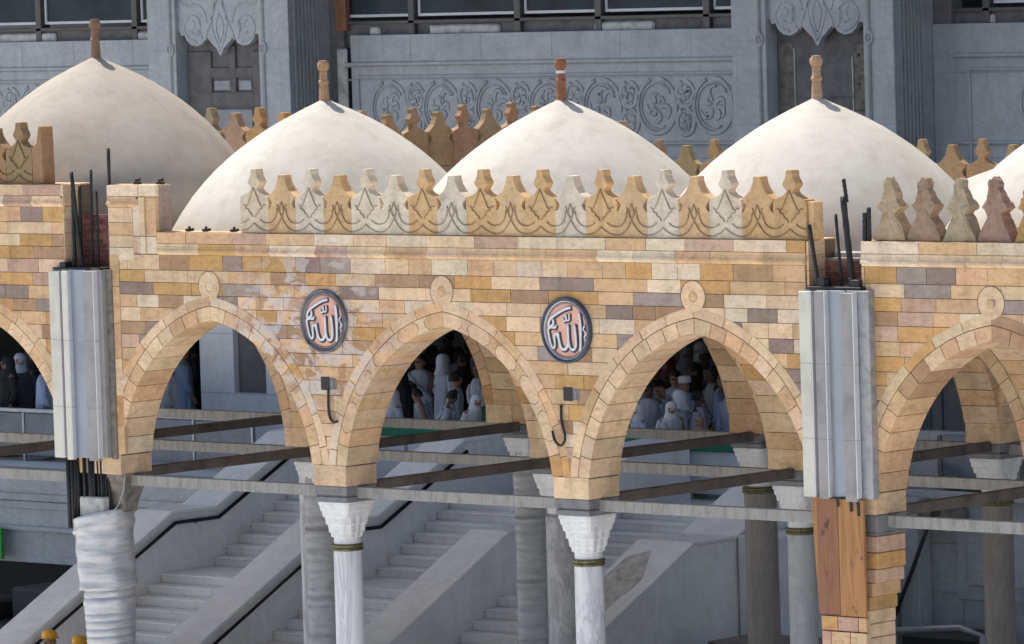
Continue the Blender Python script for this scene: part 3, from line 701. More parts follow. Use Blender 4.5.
boxes('steel_lid', 'black', [(11.52, 12.3, -.10, .2, 2.565, 2.60), (11.66, 11.76, -.08, .05, 2.6, 2.7), (12.14, 12.26, -.08, .0, 2.6, 2.68)], pr)
wb = [(11.62, 11.93, 'wood_red'), (11.935, 12.30, 'wood_orange')]
for a, b, m_ in wb: boxes('wooden_board', m_, [(a, b, -.16, -.12, -1.16 + random.uniform(0, .02), .185)], pr, .004)
mb = MB(); mb.prism([(11.50, .17), (11.615, .17), (11.615, -1.14), (11.57, -1.12)], frU(0, 0), -.10, -.06); wpart(mb, 'wooden_board', 'wood_orange', pr)
boxes('strut_core', 'concrete', [(11.63, 12.08, -.10, .4, GZ, .2)], pr)
mb = MB(); z = -1.165; r = 0
while z > -4.6:
    for a, b in (((11.62, 11.86), (11.86, 12.16), (12.16, 12.28)) if r % 2 == 0 else ((11.62, 11.76), (11.76, 12.04), (12.04, 12.28))):
        mb.box(a + .006, b - .006, -.125 + random.uniform(-.004, .004), -.05, z - .165, z - .008, pick([TAN, PINK, ORANGE, CREAM, GREYV]))
    z -= .175; r += 1
wpart(mb, 'stone_base', 'stone', pr)
boxes('impost_block', 'impost', [(11.62, 12.375, .0, .56, -.20, -.003), (11.64, 12.36, .01, .555, -.24, -.20)], pr, .01)
mb = MB(); z = -.245; wds = [12.36, 12.355, 12.33, 12.27, 12.22, 12.19, 12.18, 12.18]
for i in range(24):
    h = .19 if i < 2 else .16; w = wds[min(i, 7)]; xs = [12.18, w - .005] if i % 2 == 0 or w < 12.3 else [12.18, w - .005]
    mb.box(12.0, w, .02, .53, z - h + .006, z - .002, pick([TAN, TAN, CREAM, ORANGE, PINK])); z -= h
wpart(mb, 'stone_jamb', 'stone', pr, bevel=.008)
mb = MB(); mb.tube([(12.14, -.17, .05), (12.14, -.18, .16), (12.2, -.18, .2), (12.24, -.17, .14), (12.24, -.16, 0.0)], .018, 8); mb.tube([(11.95, -.17, .1), (11.95, -.19, .19), (12.02, -.18, .2)], .015, 8); wpart(mb, 'black_hose', 'black', pr)
# iron hooks hanging from the spandrels
for x, z, lab in ((3.80, 1.0, 'black iron hook under the weathered medallion'), (7.60, .84, 'black iron hook under the dark blue rimmed medallion')):
    mb = MB()
    if x < 5: pts = [(x - .02, -.03, z + .2), (x - .03, -.03, z), (x - .01, -.03, z - .14), (x + .06, -.04, z - .2), (x + .12, -.03, z - .19)]
    else: pts = [(x + .02, -.02, z + .28), (x + .03, -.03, z + .1), (x + .09, -.05, z - .04), (x + .10, -.06, z - .14), (x + .04, -.07, z - .20), (x - .06, -.06, z - .14), (x - .10, -.05, z - .03)]
    mb.tube(smooth_pts(pts, 4), .016, 8)
    tag(mb.build('iron_hook', M['black']), lab, 'hook')
# small fittings on the ledge
for i, (x, z) in enumerate(((.30, 3.718), (.72, 3.718))):
    mb = MB(); mb.box(x - .04, x + .04, .15, .22, z, z + .03); mb.tube([(x - .03, .18, z + .05), (x + .05, .18, z + .06)], .02, 6); wpart(mb, 'ledge_fitting', 'rebar', arcade)
for x in (1.25, 1.55, 2.05):
    mb = MB(); mb.tube([(x - .06, .15, 3.14), (x + .07, .15, 3.15)], .02, 6); mb.tube([(x, .15, 3.12), (x, .15, 3.19)], .018, 6); wpart(mb, 'ledge_fitting', 'rebar', arcade)

# ------------------------------------------------------------------ ground, hall floor
def struct(name, mb, mat): return tag(mb.build(name, M[mat]), kind='structure')
mb = MB(); mb.add([(-300, -300, GZ), (300, -300, GZ), (300, 300, GZ), (-300, 300, GZ)], [(0, 1, 2, 3)]); struct('ground', mb, 'plaza')
mb = MB(); mb.box(-60, 40, 16.2, 42, FZ - .3, FZ); mb.box(-12.3, .0, 14.88, 16.2, FZ - .3, FZ); struct('hall_floor', mb, 'stair_marble')

# ------------------------------------------------------------------ staircases and balustrades
RISE, TR = .15, .28
BALX = [-11.45, -7.9, -4.3, -.7]            # right faces of the balustrades
TH = .72
for i in range(3):
    x0, x1 = BALX[i] + .004, BALX[i + 1] - (1.0 if i == 2 else TH) - .004
    t = thing('marble_staircase', ['left flight of pale marble steps seen through the arch beside the plastic bound column', 'middle flight of pale marble steps seen through the arch between the two medallions', 'right flight of pale marble steps beside the broken balustrade top'][i], 'staircase', ((x0 + x1) / 2, 12.4, GZ), 0, 'marble staircases behind the arcade')
    def fl(name, ys, z0, n):
        mb = MB()
        for k in range(n):
            y = ys + k * TR; z = z0 + (k + 1) * RISE
            mb.box(x0, x1, y, ys + n * TR + .001 * k, z - RISE if k else z0, z - .035); mb.box(x0, x1, y - .025, ys + n * TR, z - .034, z)
        return wpart(mb, name, 'stair_marble', t, bevel=.006)
    fl('lower_flight', 12.0 - 12 * TR, GZ, 12)
    mb = MB(); mb.box(x0, x1, 12.0, 12.92, -3.25, -3.0); wpart(mb, 'landing', 'stair_marble', t)
    fl('upper_flight', 12.9, -3.0, 7)
blabs = ['leftmost sloping marble balustrade with dark handrail beside the plastic bound column', 'marble balustrade with dark handrail passing behind the marble column under the weathered medallion', 'plain marble balustrade ending square in front of the wrapped inner column', 'marble balustrade with a broken patch on its wide sloping top']
for i, xr in enumerate(BALX):
    t = thing('stair_balustrade', blabs[i], 'balustrade', (xr - TH / 2, 12.4, GZ), 0, 'marble stair balustrades')
    TH = 1.0 if i == 3 else .72
    top = [(8.3, -4.02), (12.0, -2.1), (12.95, -2.1), (14.95, -1.1), (16.2, -1.06)]
    mb = MB(); mb.prism([(8.3, GZ)] + top + [(16.2, GZ)], lambda s, t_, z: (xr - TH + t_, s, z), 0, TH)
    wpart(mb, 'parapet_wall', 'white_marble', t, bevel=.012)
    mb = MB(); q = [(a, b) for a, b in top]
    for (a0, b0), (a1, b1) in zip(q, q[1:]):
        k = max(1, round((a1 - a0) / 1.1))
        for m_ in range(k):
            u0, u1 = a0 + (a1 - a0) * m_ / k + .004, a0 + (a1 - a0) * (m_ + 1) / k - .004; v0, v1 = b0 + (b1 - b0) * m_ / k, b0 + (b1 - b0) * (m_ + 1) / k; dz = random.uniform(-.004, .004)
            mb.prism([(u0, v0), (u1, v1), (u1, v1 + .05 + dz), (u0, v0 + .05 + dz)], lambda s, t_, z: (xr - TH - .03 + t_, s, z), 0, TH + .06)
    wpart(mb, 'coping', 'white_marble', t, bevel=.008)
    if i < 2:
        mb = MB(); pts = [(xr + .07, a, b - .13) for a, b in top[:-1]]; mb.tube([(p[0], p[1] + (.01 if k else 0), p[2]) for k, p in enumerate(pts)], .032, 8)
        for a, b in ((9.5, -3.4), (11.2, -2.5), (12.5, -2.1), (13.8, -1.68)): mb.tube([(xr - .0, a, b - .18), (xr + .07, a, b - .14)], .015, 6)
        wpart(mb, 'handrail', 'rail_dark', t)
    if i == 3:
        mb = MB(); L = [(9.35, .30), (9.8, .16), (10.7, .03), (11.6, .10), (11.75, .42), (11.1, .78), (10.2, .70), (9.6, .52)]
        mb.add([(xr - TH + b, a, -2.1 - (12 - a) * .519 + .056) for a, b in L] + [(xr - TH + b, a, -2.1 - (12 - a) * .519 + .02) for a, b in L], [list(range(8))] + [(j, j + 8, (j + 1) % 8 + 8, (j + 1) % 8) for j in range(8)])
        wpart(mb, 'bare_patch', 'patch', t)
        mb = MB(); mb.box(xr + .034, xr + .75, 12.97, 16.2, GZ, -2.05); wpart(mb, 'side_wall', 'white_marble', t, bevel=.01)

# ------------------------------------------------------------------ the building behind
mq = thing('marble_building', 'large grey marble building with carved panels behind the domes', 'building', (-8, YF, GZ))
def mp(name, mat, lst, bevel=.008):
    for b in lst: o = boxes(name, mat, [b], mq, bevel)
    return o
# front edge of the hall floor
mp('plinth', 'grey_marble', [(-40, -12.3, 16.0, 16.2, -3.62, FZ), (-17.0, -12.3, 16.0, 16.2, GZ, -3.62), (.004, 25, 16.0, 16.2, GZ, FZ + .38)])
mp('plinth_moulding', 'grey_marble', [(-40, -12.3, 15.94, 16.0, -2.55, -2.43), (-40, -12.3, 15.97, 16.0, -2.69, -2.56), (-40, -12.3, 15.90, 16.0, -3.06, -2.99), (.1, 25, 15.9, 16.0, -1.72, -1.6)])
for x in (1.03, 3.9):
    mp('plinth_panel', 'grey_marble', [(x, x + 2.4, 15.97, 16.0, -3.2, -2.15)]); mp('plinth_panel', 'grey_marble', [(x + .22, x + 2.18, 15.93, 15.97, -2.98, -2.36), ])
mp('plinth_joint', 'grey_marble_dark', [(.1, 1.2, 15.985, 16.0, -2.39, -2.37), (.1, 1.2, 15.985, 16.0, -3.12, -3.1), (.55, .565, 15.985, 16.0, -3.7, -1.8), (1.1, 1.115, 15.985, 16.0, -3.7, -1.8)])
mp('void_dark_sheet', 'black', [(-40, -12.3, 18, 18.1, GZ, -2.3)])  # black sheet set behind the opening to paint its darkness
mp('corner_block', 'grey_marble', [(.15, .52, 15.7, 16.0, GZ, -1.7)])
# piers
def facade_pier(x0, x1, fx, rec, low):
    ra, rb = rec
    mp('pier_face', 'grey_marble', [(x0, ra, YF - 1, YF, 2.4, 22), (rb, x1, YF - 1, YF, 2.4, 22), (ra, rb, YF - .8, YF, 2.4, 3.2)])
    mp('pier_recess', 'dark_concrete', [(ra, rb, YF - .72, YF - .6, 2.4, 22)])
    mp('pier_shade_side', 'grey_marble_dark', [(x1 + .001, x1 + .01, YF - 1.0, YF, 2.4, 22)], 0)  # thin darker skin paints shade on the right side, flutes likewise
    for i in range(7):
        y = YF - .88 + i * .09; mp('flute', 'grey_marble_dark', [(x1 + .008, x1 + .035, y, y + .045, 2.9, 22)], .004)
    for z in (5.02, 3.7): mp('pier_joint', 'grey_marble_dark', [(x0 + .01, ra - .01, YF - 1.003, YF - .99, z, z + .015), (rb + .01, x1 - .0, YF - 1.003, YF - .99, z, z + .015)], 0)
    for x in (ra - .12, rb + .12):
        mb = MB(); mb.tube([(x, YF - 1.0, 2.4), (x, YF - 1.0, 22)], .035, 8); wpart(mb, 'edge_roll', 'grey_marble', mq)
        mb = MB(); mb.rings([[(x + r * math.cos(2 * PI * j / 20), y, 5.05 + r * 1.3 * math.sin(2 * PI * j / 20)) for j in range(20)] for r, y in ((.085, YF - 1.0), (.085, YF - 1.03), (.06, YF - 1.035), (.05, YF - 1.01))], smooth=False); wpart(mb, 'rosette', 'grey_marble', mq)
    # carved pendant
    c = (ra + rb) / 2; w = (rb - ra) / 2; base = 5.2
    half = [(w, 9), (w, base + .18), (w * .93, base + .08), (w * .86, base + .10), (w * .80, base + .0), (w * .70, base - .08), (w * .55, base - .10), (w * .42, base - .05), (w * .33, base + .06), (w * .26, base + .0), (w * .18, base - .07), (w * .09, base - .14), (.02, base - .26)]
    poly = [(c - a, b) for a, b in half] + [(c + a, b) for a, b in reversed(half)]
    mb = MB(); mb.prism(poly, frU(0, YF - .92), 0, .12); pd = wpart(mb, 'carved_pendant', 'grey_marble', mq)
    mb = MB(); yy = YF - .92
    for sd in (-1, 1):
        def P(*l): return [(c + sd * a * w, yy, base + b) for a, b in l]
        for path in (P((.06, .9), (.12, .5), (.30, .15), (.34, .0)), P((.55, -.04), (.78, .06), (.85, .25), (.70, .42), (.52, .38), (.46, .22), (.55, .10), (.68, .14)), P((.0, -.18), (.14, .1), (.18, .35), (.10, .6), (0, .75)),
                     P((.3, .3), (.38, .52), (.55, .62), (.8, .60), (.95, .7)), P((.25, .7), (.45, .85), (.7, .85), (.9, 1.0)), P((.42, .02), (.5, .2), (.46, .35)), P((.62, .2), (.6, .3), (.66, .34)), P((.0, -.05), (.07, .12), (.08, .3), (.0, .45))):
            mb.tube(smooth_pts(path, 4), .022, 6, flat=.014)
    wpart(mb, 'pendant_relief', 'grey_marble', mq)
    # lower part of the pier
    if low:
        mp('lower_pier', 'white_marble', [(x0, x0 + .84, YF, YF + 1, FZ, 2.4), (x0 + 1.62, x1 + .85, YF, YF + 1, FZ, 2.4), (x0 + .84, x0 + 1.62, YF, YF + 1, FZ, -.98)])
        mp('lower_recess', 'dark_concrete', [(x0 + .84, x0 + 1.62, YF + .12, YF + .2, -.98, 2.4)])
        mp('lower_joint', 'grey_marble_dark', [(x0, x0 + .83, YF - .003, YF + .01, .05, .06), (x0 + 1.63, x1, YF - .003, YF + .01, .05, .06), (x0, x1, YF - .003, YF + .01, -.995, -.985), (x0, x0 + .83, YF - .003, YF + .01, 1.05, 1.06)], 0)
    else:
        mp('lower_pier', 'grey_marble', [(x0, x1, YF - 1, YF, FZ, 2.4)])
        for i in range(7):
            y = YF - .88 + i * .09; mp('flute', 'grey_marble_dark', [(x1 + .002, x1 + .035, y, y + .045, FZ, 2.9)], .004)
facade_pier(-18.85, -15.42, -14.57, (-18.16, -16.14), True)
facade_pier(-5.59, -2.32, -2.3, (-4.89, -2.92), False)
# bricked grid in the left recess
mp('recess_frame', 'dark_concrete', [(-18.1, -17.55, YF - .76, YF - .72, 2.5, 5.0), (-16.55, -16.2, YF - .76, YF - .72, 2.5, 5.0), (-17.55, -16.55, YF - .76, YF - .72, 4.55, 4.72), (-17.55, -16.55, YF - .76, YF - .72, 4.05, 4.3), (-17.1, -16.95, YF - .77, YF - .72, 4.3, 5.1)])
mp('recess_slab', 'grey_marble_dark', [(-17.5, -16.6, YF - .745, YF - .71, 3.4, 4.0), (-17.5, -17.1, YF - .745, YF - .71, 4.33, 4.5), (-16.9, -16.6, YF - .745, YF - .71, 4.33, 4.5)])
# slabs, bolt holes and streaks in the right recess
mp('recess_slab', 'concrete', [(-3.32, -2.95, YF - .75, YF - .72, 2.4, 3.9), (-3.32, -2.95, YF - .75, YF - .72, 3.91, 4.95), (-4.86, -4.55, YF - .74, YF - .72, 2.6, 4.98)])
mp('recess_slab', 'dark_concrete', [(-4.5, -3.38, YF - .735, YF - .71, 4.12, 4.66), (-4.5, -3.95, YF - .735, YF - .71, 2.5, 4.09), (-3.92, -3.38, YF - .735, YF - .71, 2.5, 4.09)])
mp('painted_bolt_hole', 'black', [(x, x + .05, YF - .753, YF - .745, z, z + .05) for x in (-3.24, -3.06) for z in (4.75, 4.3, 3.75)], 0)  # black plates paint the dark inside of the bolt holes
mp('lime_streak', 'white_plaster', [(-3.375, -3.345, YF - .742, YF - .72, 2.8, 4.75), (-4.545, -4.52, YF - .742, YF - .72, 3.3, 4.9)], .004)
# window bays: marble parapet, relief, windows
def spiral_relief(mb, x, z, r, y, sx=.92, flip=1):
    n = 26; mb.tube([(x + r * sx * math.cos(2 * PI * j / n * 1.0 + 1.9), y, z + r * math.sin(2 * PI * j / n + 1.9) * 1.0) for j in range(n - 1)], .038, 6, flat=.020)
    mb.tube([(x + r * .82 * sx * math.cos(2 * PI * j / n + .6) * (1 - .0 * j), y, z + r * .82 * math.sin(2 * PI * j / n + .6)) for j in range(int(n * .8))], .018, 6, flat=.02)
    rq = random.Random(int(x * 100 + z * 37))
    for k in range(7):
        a = k * .9 + flip + rq.uniform(-.4, .4); q = r * rq.uniform(.35, .72)
        pts = [(x + q * .25 * math.cos(a) * sx, y, z + q * .25 * math.sin(a)), (x + q * .7 * math.cos(a + .35) * sx, y, z + q * .7 * math.sin(a + .35)), (x + q * 1.0 * math.cos(a + .1) * sx, y, z + q * 1.0 * math.sin(a + .1)), (x + q * 1.05 * math.cos(a - .35) * sx, y, z + q * 1.05 * math.sin(a - .35))]
        mb.tube(smooth_pts(pts, 3), .03, 6, flat=.014, radii=[.02, .03, .04, .045, .05, .045, .04, .035, .03, .02][:len(smooth_pts(pts, 3))])
def bay(xa, xb, wins, relx, gp=.35):
    mp('parapet_panel', 'grey_marble', [(xa + gp, xb, YF - .05, YF + .3, 2.4, 5.22)])
    x = xa + .35; js = []
    while x < xb - 1: x += random.uniform(1.2, 1.7); js.append((x, x + .012, YF - .053, YF - .04, 4.76, 5.2))
    mp('panel_joint', 'grey_marble_dark', js, 0)
    mp('panel_moulding', 'grey_marble', [(xa + .4, xb, YF - .10, YF - .05, 4.70, 4.755), (xa + .7, xb, YF - .085, YF - .05, 4.49, 4.53), (xa + .7, xa + .74, YF - .085, YF - .05, 2.4, 4.49), (xa + .4, xb, YF - .09, YF - .05, 3.35, 3.40), (xa + .4, xb, YF - .09, YF - .05, 2.98, 3.03)], .01)
    mp('panel_groove', 'grey_marble_dark', [(xa + .4, xb, YF - .056, YF - .04, 4.675, 4.70), (xa + .4, xb, YF - .056, YF - .04, 4.45, 4.475), (xa + .4, xb, YF - .056, YF - .04, 3.31, 3.345), (xa + .4, xb, YF - .056, YF - .04, 3.12, 3.14)], 0)
    mb = MB(); x = relx; i = 0
    while x < xb - .2:
        spiral_relief(mb, x, 3.98, .45, YF - .055, flip=i)
        if x + 1 < xb:
            for dz in (.19, -.26): spiral_relief(mb, x + .6, 3.98 + dz, .21, YF - .055, flip=i + 2)
        x += 1.2; i += 1
    wpart(mb, 'arabesque_relief', 'grey_marble', mq)
    mp('rough_ledge', 'dark_concrete', [(xa, xb, YF + .1, YF + .5, 5.0, 5.45), (xa, xa + .34, YF, YF + .3, 2.4, 7)])
    mp('ledge_plaster', 'white_plaster', [(xa + .9, xa + 1.15, YF + .04, YF + .12, 5.2, 5.36), (xa + 2.3, xa + 3.9, YF + .04, YF + .12, 5.2, 5.37), (xa + 6, xa + 7.3, YF + .04, YF + .12, 5.2, 5.36)] if xb - xa > 7 else [(xa + .9, xa + 1.6, YF + .04, YF + .12, 5.2, 5.38)], .03)
    mp('sill', 'frame_grey', [(xa + .3, xb, YF + .02, YF + .2, 5.40, 5.46)])
    for a, b in zip(wins, wins[1:]):
        mp('mullion', 'frame_grey', [(a - .07, a + .07, YF + .02, YF + .25, 5.2, 9)])
        f = boxes('window', 'frame', [(a + .09, b - .09, YF + .1, YF + .16, 5.52, 5.57), (a + .09, a + .14, YF + .1, YF + .16, 5.57, 8.5), (b - .14, b - .09, YF + .1, YF + .16, 5.57, 8.5), (a + .14, b - .14, YF + .1, YF + .16, 8.45, 8.5)], mq)
        g = MB(); g.box(a + .14, b - .14, YF + .13, YF + .15, 5.57, 8.45); g.build('pane', M['glass'], f)
    mp('upper_wall', 'grey_marble', [(xa, xb, YF + .1, YF + .4, 8.6, 22)])
bay(-26.2, -18.85, [-26, -24.3, -22.71, -20.23, -18.9], -25.2)
bay(-15.42, -5.59, [-15.2, -13.51, -11.09, -9.3, -6.97, -5.6], -14.0, .54)
bay(-2.305, 6, [-1.3, 1.2, 3.6, 6], -.2, 0)
mp('broken_strip', 'white_plaster', [(-15.2, -14.97, YF - .08, YF + .0, 2.4, 5.0)], .03)
mp('brown_jamb', 'wood_red', [(-15.25, -15.0, YF - .02, YF + .1, 5.3, 7)])
# hall interior
mp('hall_back_wall', 'hall', [(-60, 30, 38, 38.3, FZ, 2.7)]); mp('hall_ceiling', 'hall', [(-60, 30, YF, 38, 2.4, 2.7)])
mp('upper_back_wall', 'hall', [(-60, 30, 24, 24.3, 2.7, 22)])
mp('hall_lintel', 'grey_marble_dark', [(-60, -18.9, YF + .02, YF + .9, 1.75, 2.4), (-14.5, -5.6, YF + .02, YF + .9, 1.75, 2.4)])
mp('hall_beam', 'grey_marble', [(-40, 10, 29, 29.4, .9, 1.2)])
mp('right_bay_wall', 'grey_marble_dark', [(-2.28, 20, YF - .05, YF + .3, FZ, 2.4)])
f = mp('window', 'frame_grey', [(.6, 2.2, 16.1, 16.18, -1.58, -1.5), (.6, .68, 16.1, 16.18, -1.5, -.8), (1.32, 1.38, 16.1, 16.18, -1.5, -.8), (2.12, 2.2, 16.1, 16.18, -1.5, -.8)])
g = MB(); g.box(.68, 2.12, 16.12, 16.16, -1.5, -.8); g.build('pane', M['panel_glass'], f)
mp('low_wall', 'grey_marble_dark', [(.0, 12, 16.2, 16.4, FZ, -.75)])
mp('side_wing', 'hall', [(-60.3, -60, 16, 38, GZ, 22)])
mp('crowd_shade_slab', 'hall', [(-14.0, 2.0, 16.3, 38, 1.05, 1.35)]); mp('crowd_shade_slab', 'hall', [(-60, -19.0, 17.5, 38, .6, .9)])  # unseen ceiling slabs added to dim the crowd below
mp('sun_shade_slab', 'sun_shade_slab', [(-60, 60, 11.4, 40, 22, 23)])  # unseen slab added to block direct sun from facade and stairs
mp('step_wall', 'grey_marble', [(-12.3, 0, 14.9, 15.1, GZ, FZ - .3)])

# guard rails
def guard(x0, x1, y, label, panel, top, z1=-1.08, group='barriers at the edge of the hall floor'):
    t = thing('guard_rail', label, 'barrier', ((x0 + x1) / 2, y, FZ), 0, group)
    n = max(2, int((x1 - x0) / 1.3)); L = []
    for k in range(n): a = x0 + (x1 - x0) * k / n; b = x0 + (x1 - x0) * (k + 1) / n; L.append((a + .03, b - .03, y, y + .03, FZ + .1, z1 - .08))
    boxes('panel', panel, L, t); boxes('top_rail', top, [(x0, x1, y - .04, y + .06, z1 - (.16 if top == 'green' else .07), z1)], t, .01)
    for k in range(n + 1): boxes('post', 'steel', [(x0 + (x1 - x0) * k / n - .025, x0 + (x1 - x0) * k / n + .025, y - .02, y + .05, FZ, z1 - .07)], t)
guard(-30, -14.6, 17.0, 'glass barrier with grey steel rail at the left edge of the hall floor', 'panel_glass', 'steel')
guard(-12.2, -8.0, 16.7, 'white barrier with green top before the crowd between the medallions', 'panel_white', 'green')
guard(-7.4, -3.2, 16.5, 'white barrier with green edge before the crowd right of dark rimmed medallion', 'panel_white', 'green')

# black blocks put in for a dark opening, and other dark clutter
t = thing('dark_block_stack', 'black stepped blocks standing in for the dark opening left of the balustrades', 'equipment', (-17.5, 14.6, GZ))
boxes('case', 'black', [(-20, -16.4, 14.2, 15.6, GZ, -4.45)], t, .03); boxes('cover', 'black', [(-18.1, -17.2, 14.6, 15.5, -4.45, -3.85), (-19.9, -18.6, 14.4, 15.5, -4.45, -4.1)], t, .06)
t = thing('dark_block_stack', 'dark stepped low wall on the ground right of the broken balustrade', 'equipment', (1.2, 11.5, GZ))  # blocks modelled for a black stepped wall
boxes('case', 'dark_concrete', [(.2, 2.8, 11.2, 12.3, GZ, -3.35), (.2, .8, 10.4, 11.2, GZ, -3.75), (-.4, .2, 10.0, 11.0, GZ, -3.95)], t, .02); boxes('cover', 'black', [(.9, 2.6, 10.7, 11.2, GZ, -3.6)], t, .03)
t = thing('dark_block_stack', 'dark low equipment with metal rail at the foot of the panelled wall on the right', 'equipment', (2.2, 15, GZ))
boxes('case', 'black', [(1.0, 2.4, 14.6, 15.5, GZ, -3.55)], t, .05)
mb = MB(); mb.tube([(.0, 14.5, -3.6), (2.2, 14.5, -3.4), (2.6, 14.5, -3.5), (2.6, 14.5, GZ)], .05, 8); wpart(mb, 'rail', 'steel', t)
mb = MB(); mb.tube([(-.1, 15.6, -3.9), (.5, 15.6, -2.7), (.95, 15.6, -1.75)], .035, 6); tag(mb.build('leaning_pole', M['black']), 'thin dark pole leaning on the marble wall seen in the far right arch', 'pole')
mb = MB()
for x in (.62, .98): mb.prism([(x, -2.07), (x + .28, -2.07), (x + .30, -1.9), (x + .22, -1.78), (x + .08, -1.80), (x, -1.92)], frU(0, 15.62), 0, .3)
tag(mb.build('stone_fragments', M['concrete']), 'two brown stone lumps on the marble ledge in the far right arch', 'stones')
mb = MB(); mb.box(-20.4, -19.47, 15.7, 15.76, -3.55, -3.02); mb.box(-20.4, -19.47, 15.69, 15.70, -3.30, -3.28)
tag(mb.build('green_sign', M['green_sign'], bevel=.01), 'bright green board at the left edge in front of the moulded wall', 'sign')

# ------------------------------------------------------------------ people
def lean(p, k):
    x, y, z = p
    if k == 0 or z < .9: return p
    a = min(1, (z - .9) / .25) * k; d = z - .9
    return (x, y * math.cos(a) - d * math.sin(a), .9 + d * math.cos(a) + (-y) * 0 * math.sin(a))
def body_mesh(k, arm):
    vs, es, rs = [], [], []
    def v(p, r, par=None):
        vs.append(lean(p, k)); rs.append(r)
        if par is not None: es.append((par, len(vs) - 1))
        return len(vs) - 1
    pe = v((0, 0, .95), .14); sp = v((0, .0, 1.15), .125, pe); ch = v((0, .0, 1.36), .14, sp); nk = v((0, -.0, 1.48), .055, ch)
    h1 = v((0, -.015, 1.56), .072, nk); h2 = v((0, -.01, 1.64), .085, h1); v((0, 0, 1.71), .066, h2); v((0, -.115, 1.60), .014, h1)
    for sx in (-1, 1): v((sx * .088, .0, 1.60), .016, h1)
    for sx in (-1, 1):
        sh = v((sx * .18, 0, 1.40), .062, ch)
        if arm == 'down': e, w, hd = (sx * .25, .02, 1.13), (sx * .25, -.08, .90), (sx * .245, -.11, .83)
        elif arm == 'fwd': e, w, hd = (sx * .27, -.06, 1.14), (sx * .16, -.28, 1.20), (sx * .13, -.34, 1.22)
        else: e, w, hd = ((sx * .3, -.08, 1.45), (sx * .22, -.22, 1.62), (sx * .2, -.27, 1.68)) if sx > 0 else ((sx * .25, .02, 1.13), (sx * .25, -.08, .90), (sx * .245, -.11, .83))
        e_ = v(e, .045, sh); w_ = v(w, .031, e_); h_ = v(hd, .034, w_)
        d = (Vector(hd) - Vector(w)).normalized(); sdv = Vector((0, 1, 0)) if abs(d.y) < .7 else Vector((1, 0, 0))
        for f, (o, L) in enumerate(((-.028, .07), (-.010, .085), (.009, .08), (.026, .062))):
            b = Vector(hd) + d * .03 + sdv * o; f1 = v(tuple(b), .0095, h_); f2 = v(tuple(b + d * L * .55 + Vector((0, -.006, 0))), .0085, f1); v(tuple(b + d * L + Vector((0, -.018, 0))), .007, f2)
        th = Vector(hd) - d * .01 - sdv * .035; t1 = v(tuple(th), .010, h_); v(tuple(th + d * .045 - sdv * .015), .008, t1)
        hp = v((sx * .10, 0, .88), .10, pe); kn = v((sx * .11, -.02, .50), .065, hp); an = v((sx * .11, .02, .09), .042, kn); v((sx * .115, -.15, .035), .034, an)
    me = bpy.data.meshes.new('body'); me.from_pydata(vs, es, []); o = bpy.data.objects.new('tmp', me); COL.objects.link(o)
    sk = o.modifiers.new('skin', 'SKIN'); sk.use_smooth_shade = True
    for i, r in enumerate(rs): me.skin_vertices[0].data[i].radius = (r, r)
    me.skin_vertices[0].data[0].use_root = True
    sb = o.modifiers.new('sub', 'SUBSURF'); sb.levels = sb.render_levels = 1
    dg = bpy.context.evaluated_depsgraph_get(); me2 = bpy.data.meshes.new_from_object(o.evaluated_get(dg)); me2.name = 'body'
    bpy.data.objects.remove(o); me2.materials.clear(); me2.materials.append(M['skin']); return me2
def robe_mesh(k, arm, kind):
    mb = MB(); n = 36; rs = []
    prof = [(.06, .25, .21), (.3, .24, .2), (.6, .23, .185), (.9, .215, .17), (1.1, .205, .155), (1.25, .215, .15), (1.36, .225, .14), (1.43, .17, .115), (1.485, .085, .08)]
    for z, a, b in prof:
        rs.append([lean(((a + (.022 * (1.4 - z) + .004) * math.sin(9 * t + 2 * math.sin(z * 3)) + .01 * math.sin(4 * t + z * 5)) * math.cos(t), (b + (.022 * (1.4 - z) + .004) * math.sin(9 * t + 2 * math.sin(z * 3))) * math.sin(t), z), k) for t in [2 * PI * j / n for j in range(n)]])
    mb.rings(rs)
    for sx in (-1, 1):
        if kind == 'ihram' and sx > 0: continue
        sh = (sx * .17, 0, 1.39)
        if arm == 'down' or (arm == 'up' and sx < 0): e, w = (sx * .25, .02, 1.13), (sx * .25, -.07, .93)
        elif arm == 'fwd': e, w = (sx * .27, -.06, 1.14), (sx * .17, -.26, 1.195)
        else: e, w = (sx * .3, -.08, 1.45), (sx * .235, -.19, 1.58)
        mb.tube([lean(p, k) for p in (sh, tuple((Vector(sh) + Vector(e)) / 2), e, tuple((Vector(e) + Vector(w)) / 2), w)], .07, 10, radii=[.085, .075, .07, .062, .06])
    if kind == 'ihram':   # cloth thrown over one shoulder
        mb.tube([lean(p, k) for p in ((-.17, -.10, 1.36), (-.14, -.15, 1.25), (-.02, -.175, 1.12), (.12, -.165, 1.0), (.2, -.1, .92))], .06, 8, flat=.03)
        mb.tube([lean(p, k) for p in ((-.17, .10, 1.38), (-.08, .165, 1.2), (.08, .175, 1.05), (.2, .12, .95))], .07, 8, flat=.03)
    if kind == 'abaya':
        mb.rings([[lean((r * 1.0 * math.cos(t), oy + r * 1.1 * math.sin(t), z), k) for t in [2 * PI * j / 20 for j in range(20)]] for r, oy, z in ((.19, 0, 1.33), (.135, .02, 1.45), (.105, .03, 1.55), (.112, .03, 1.63), (.10, .025, 1.70), (.06, .02, 1.745), (.01, .015, 1.76))])
    me = mb.build('robe', M['cloth']); d = me.data; bpy.data.objects.remove(me); return d
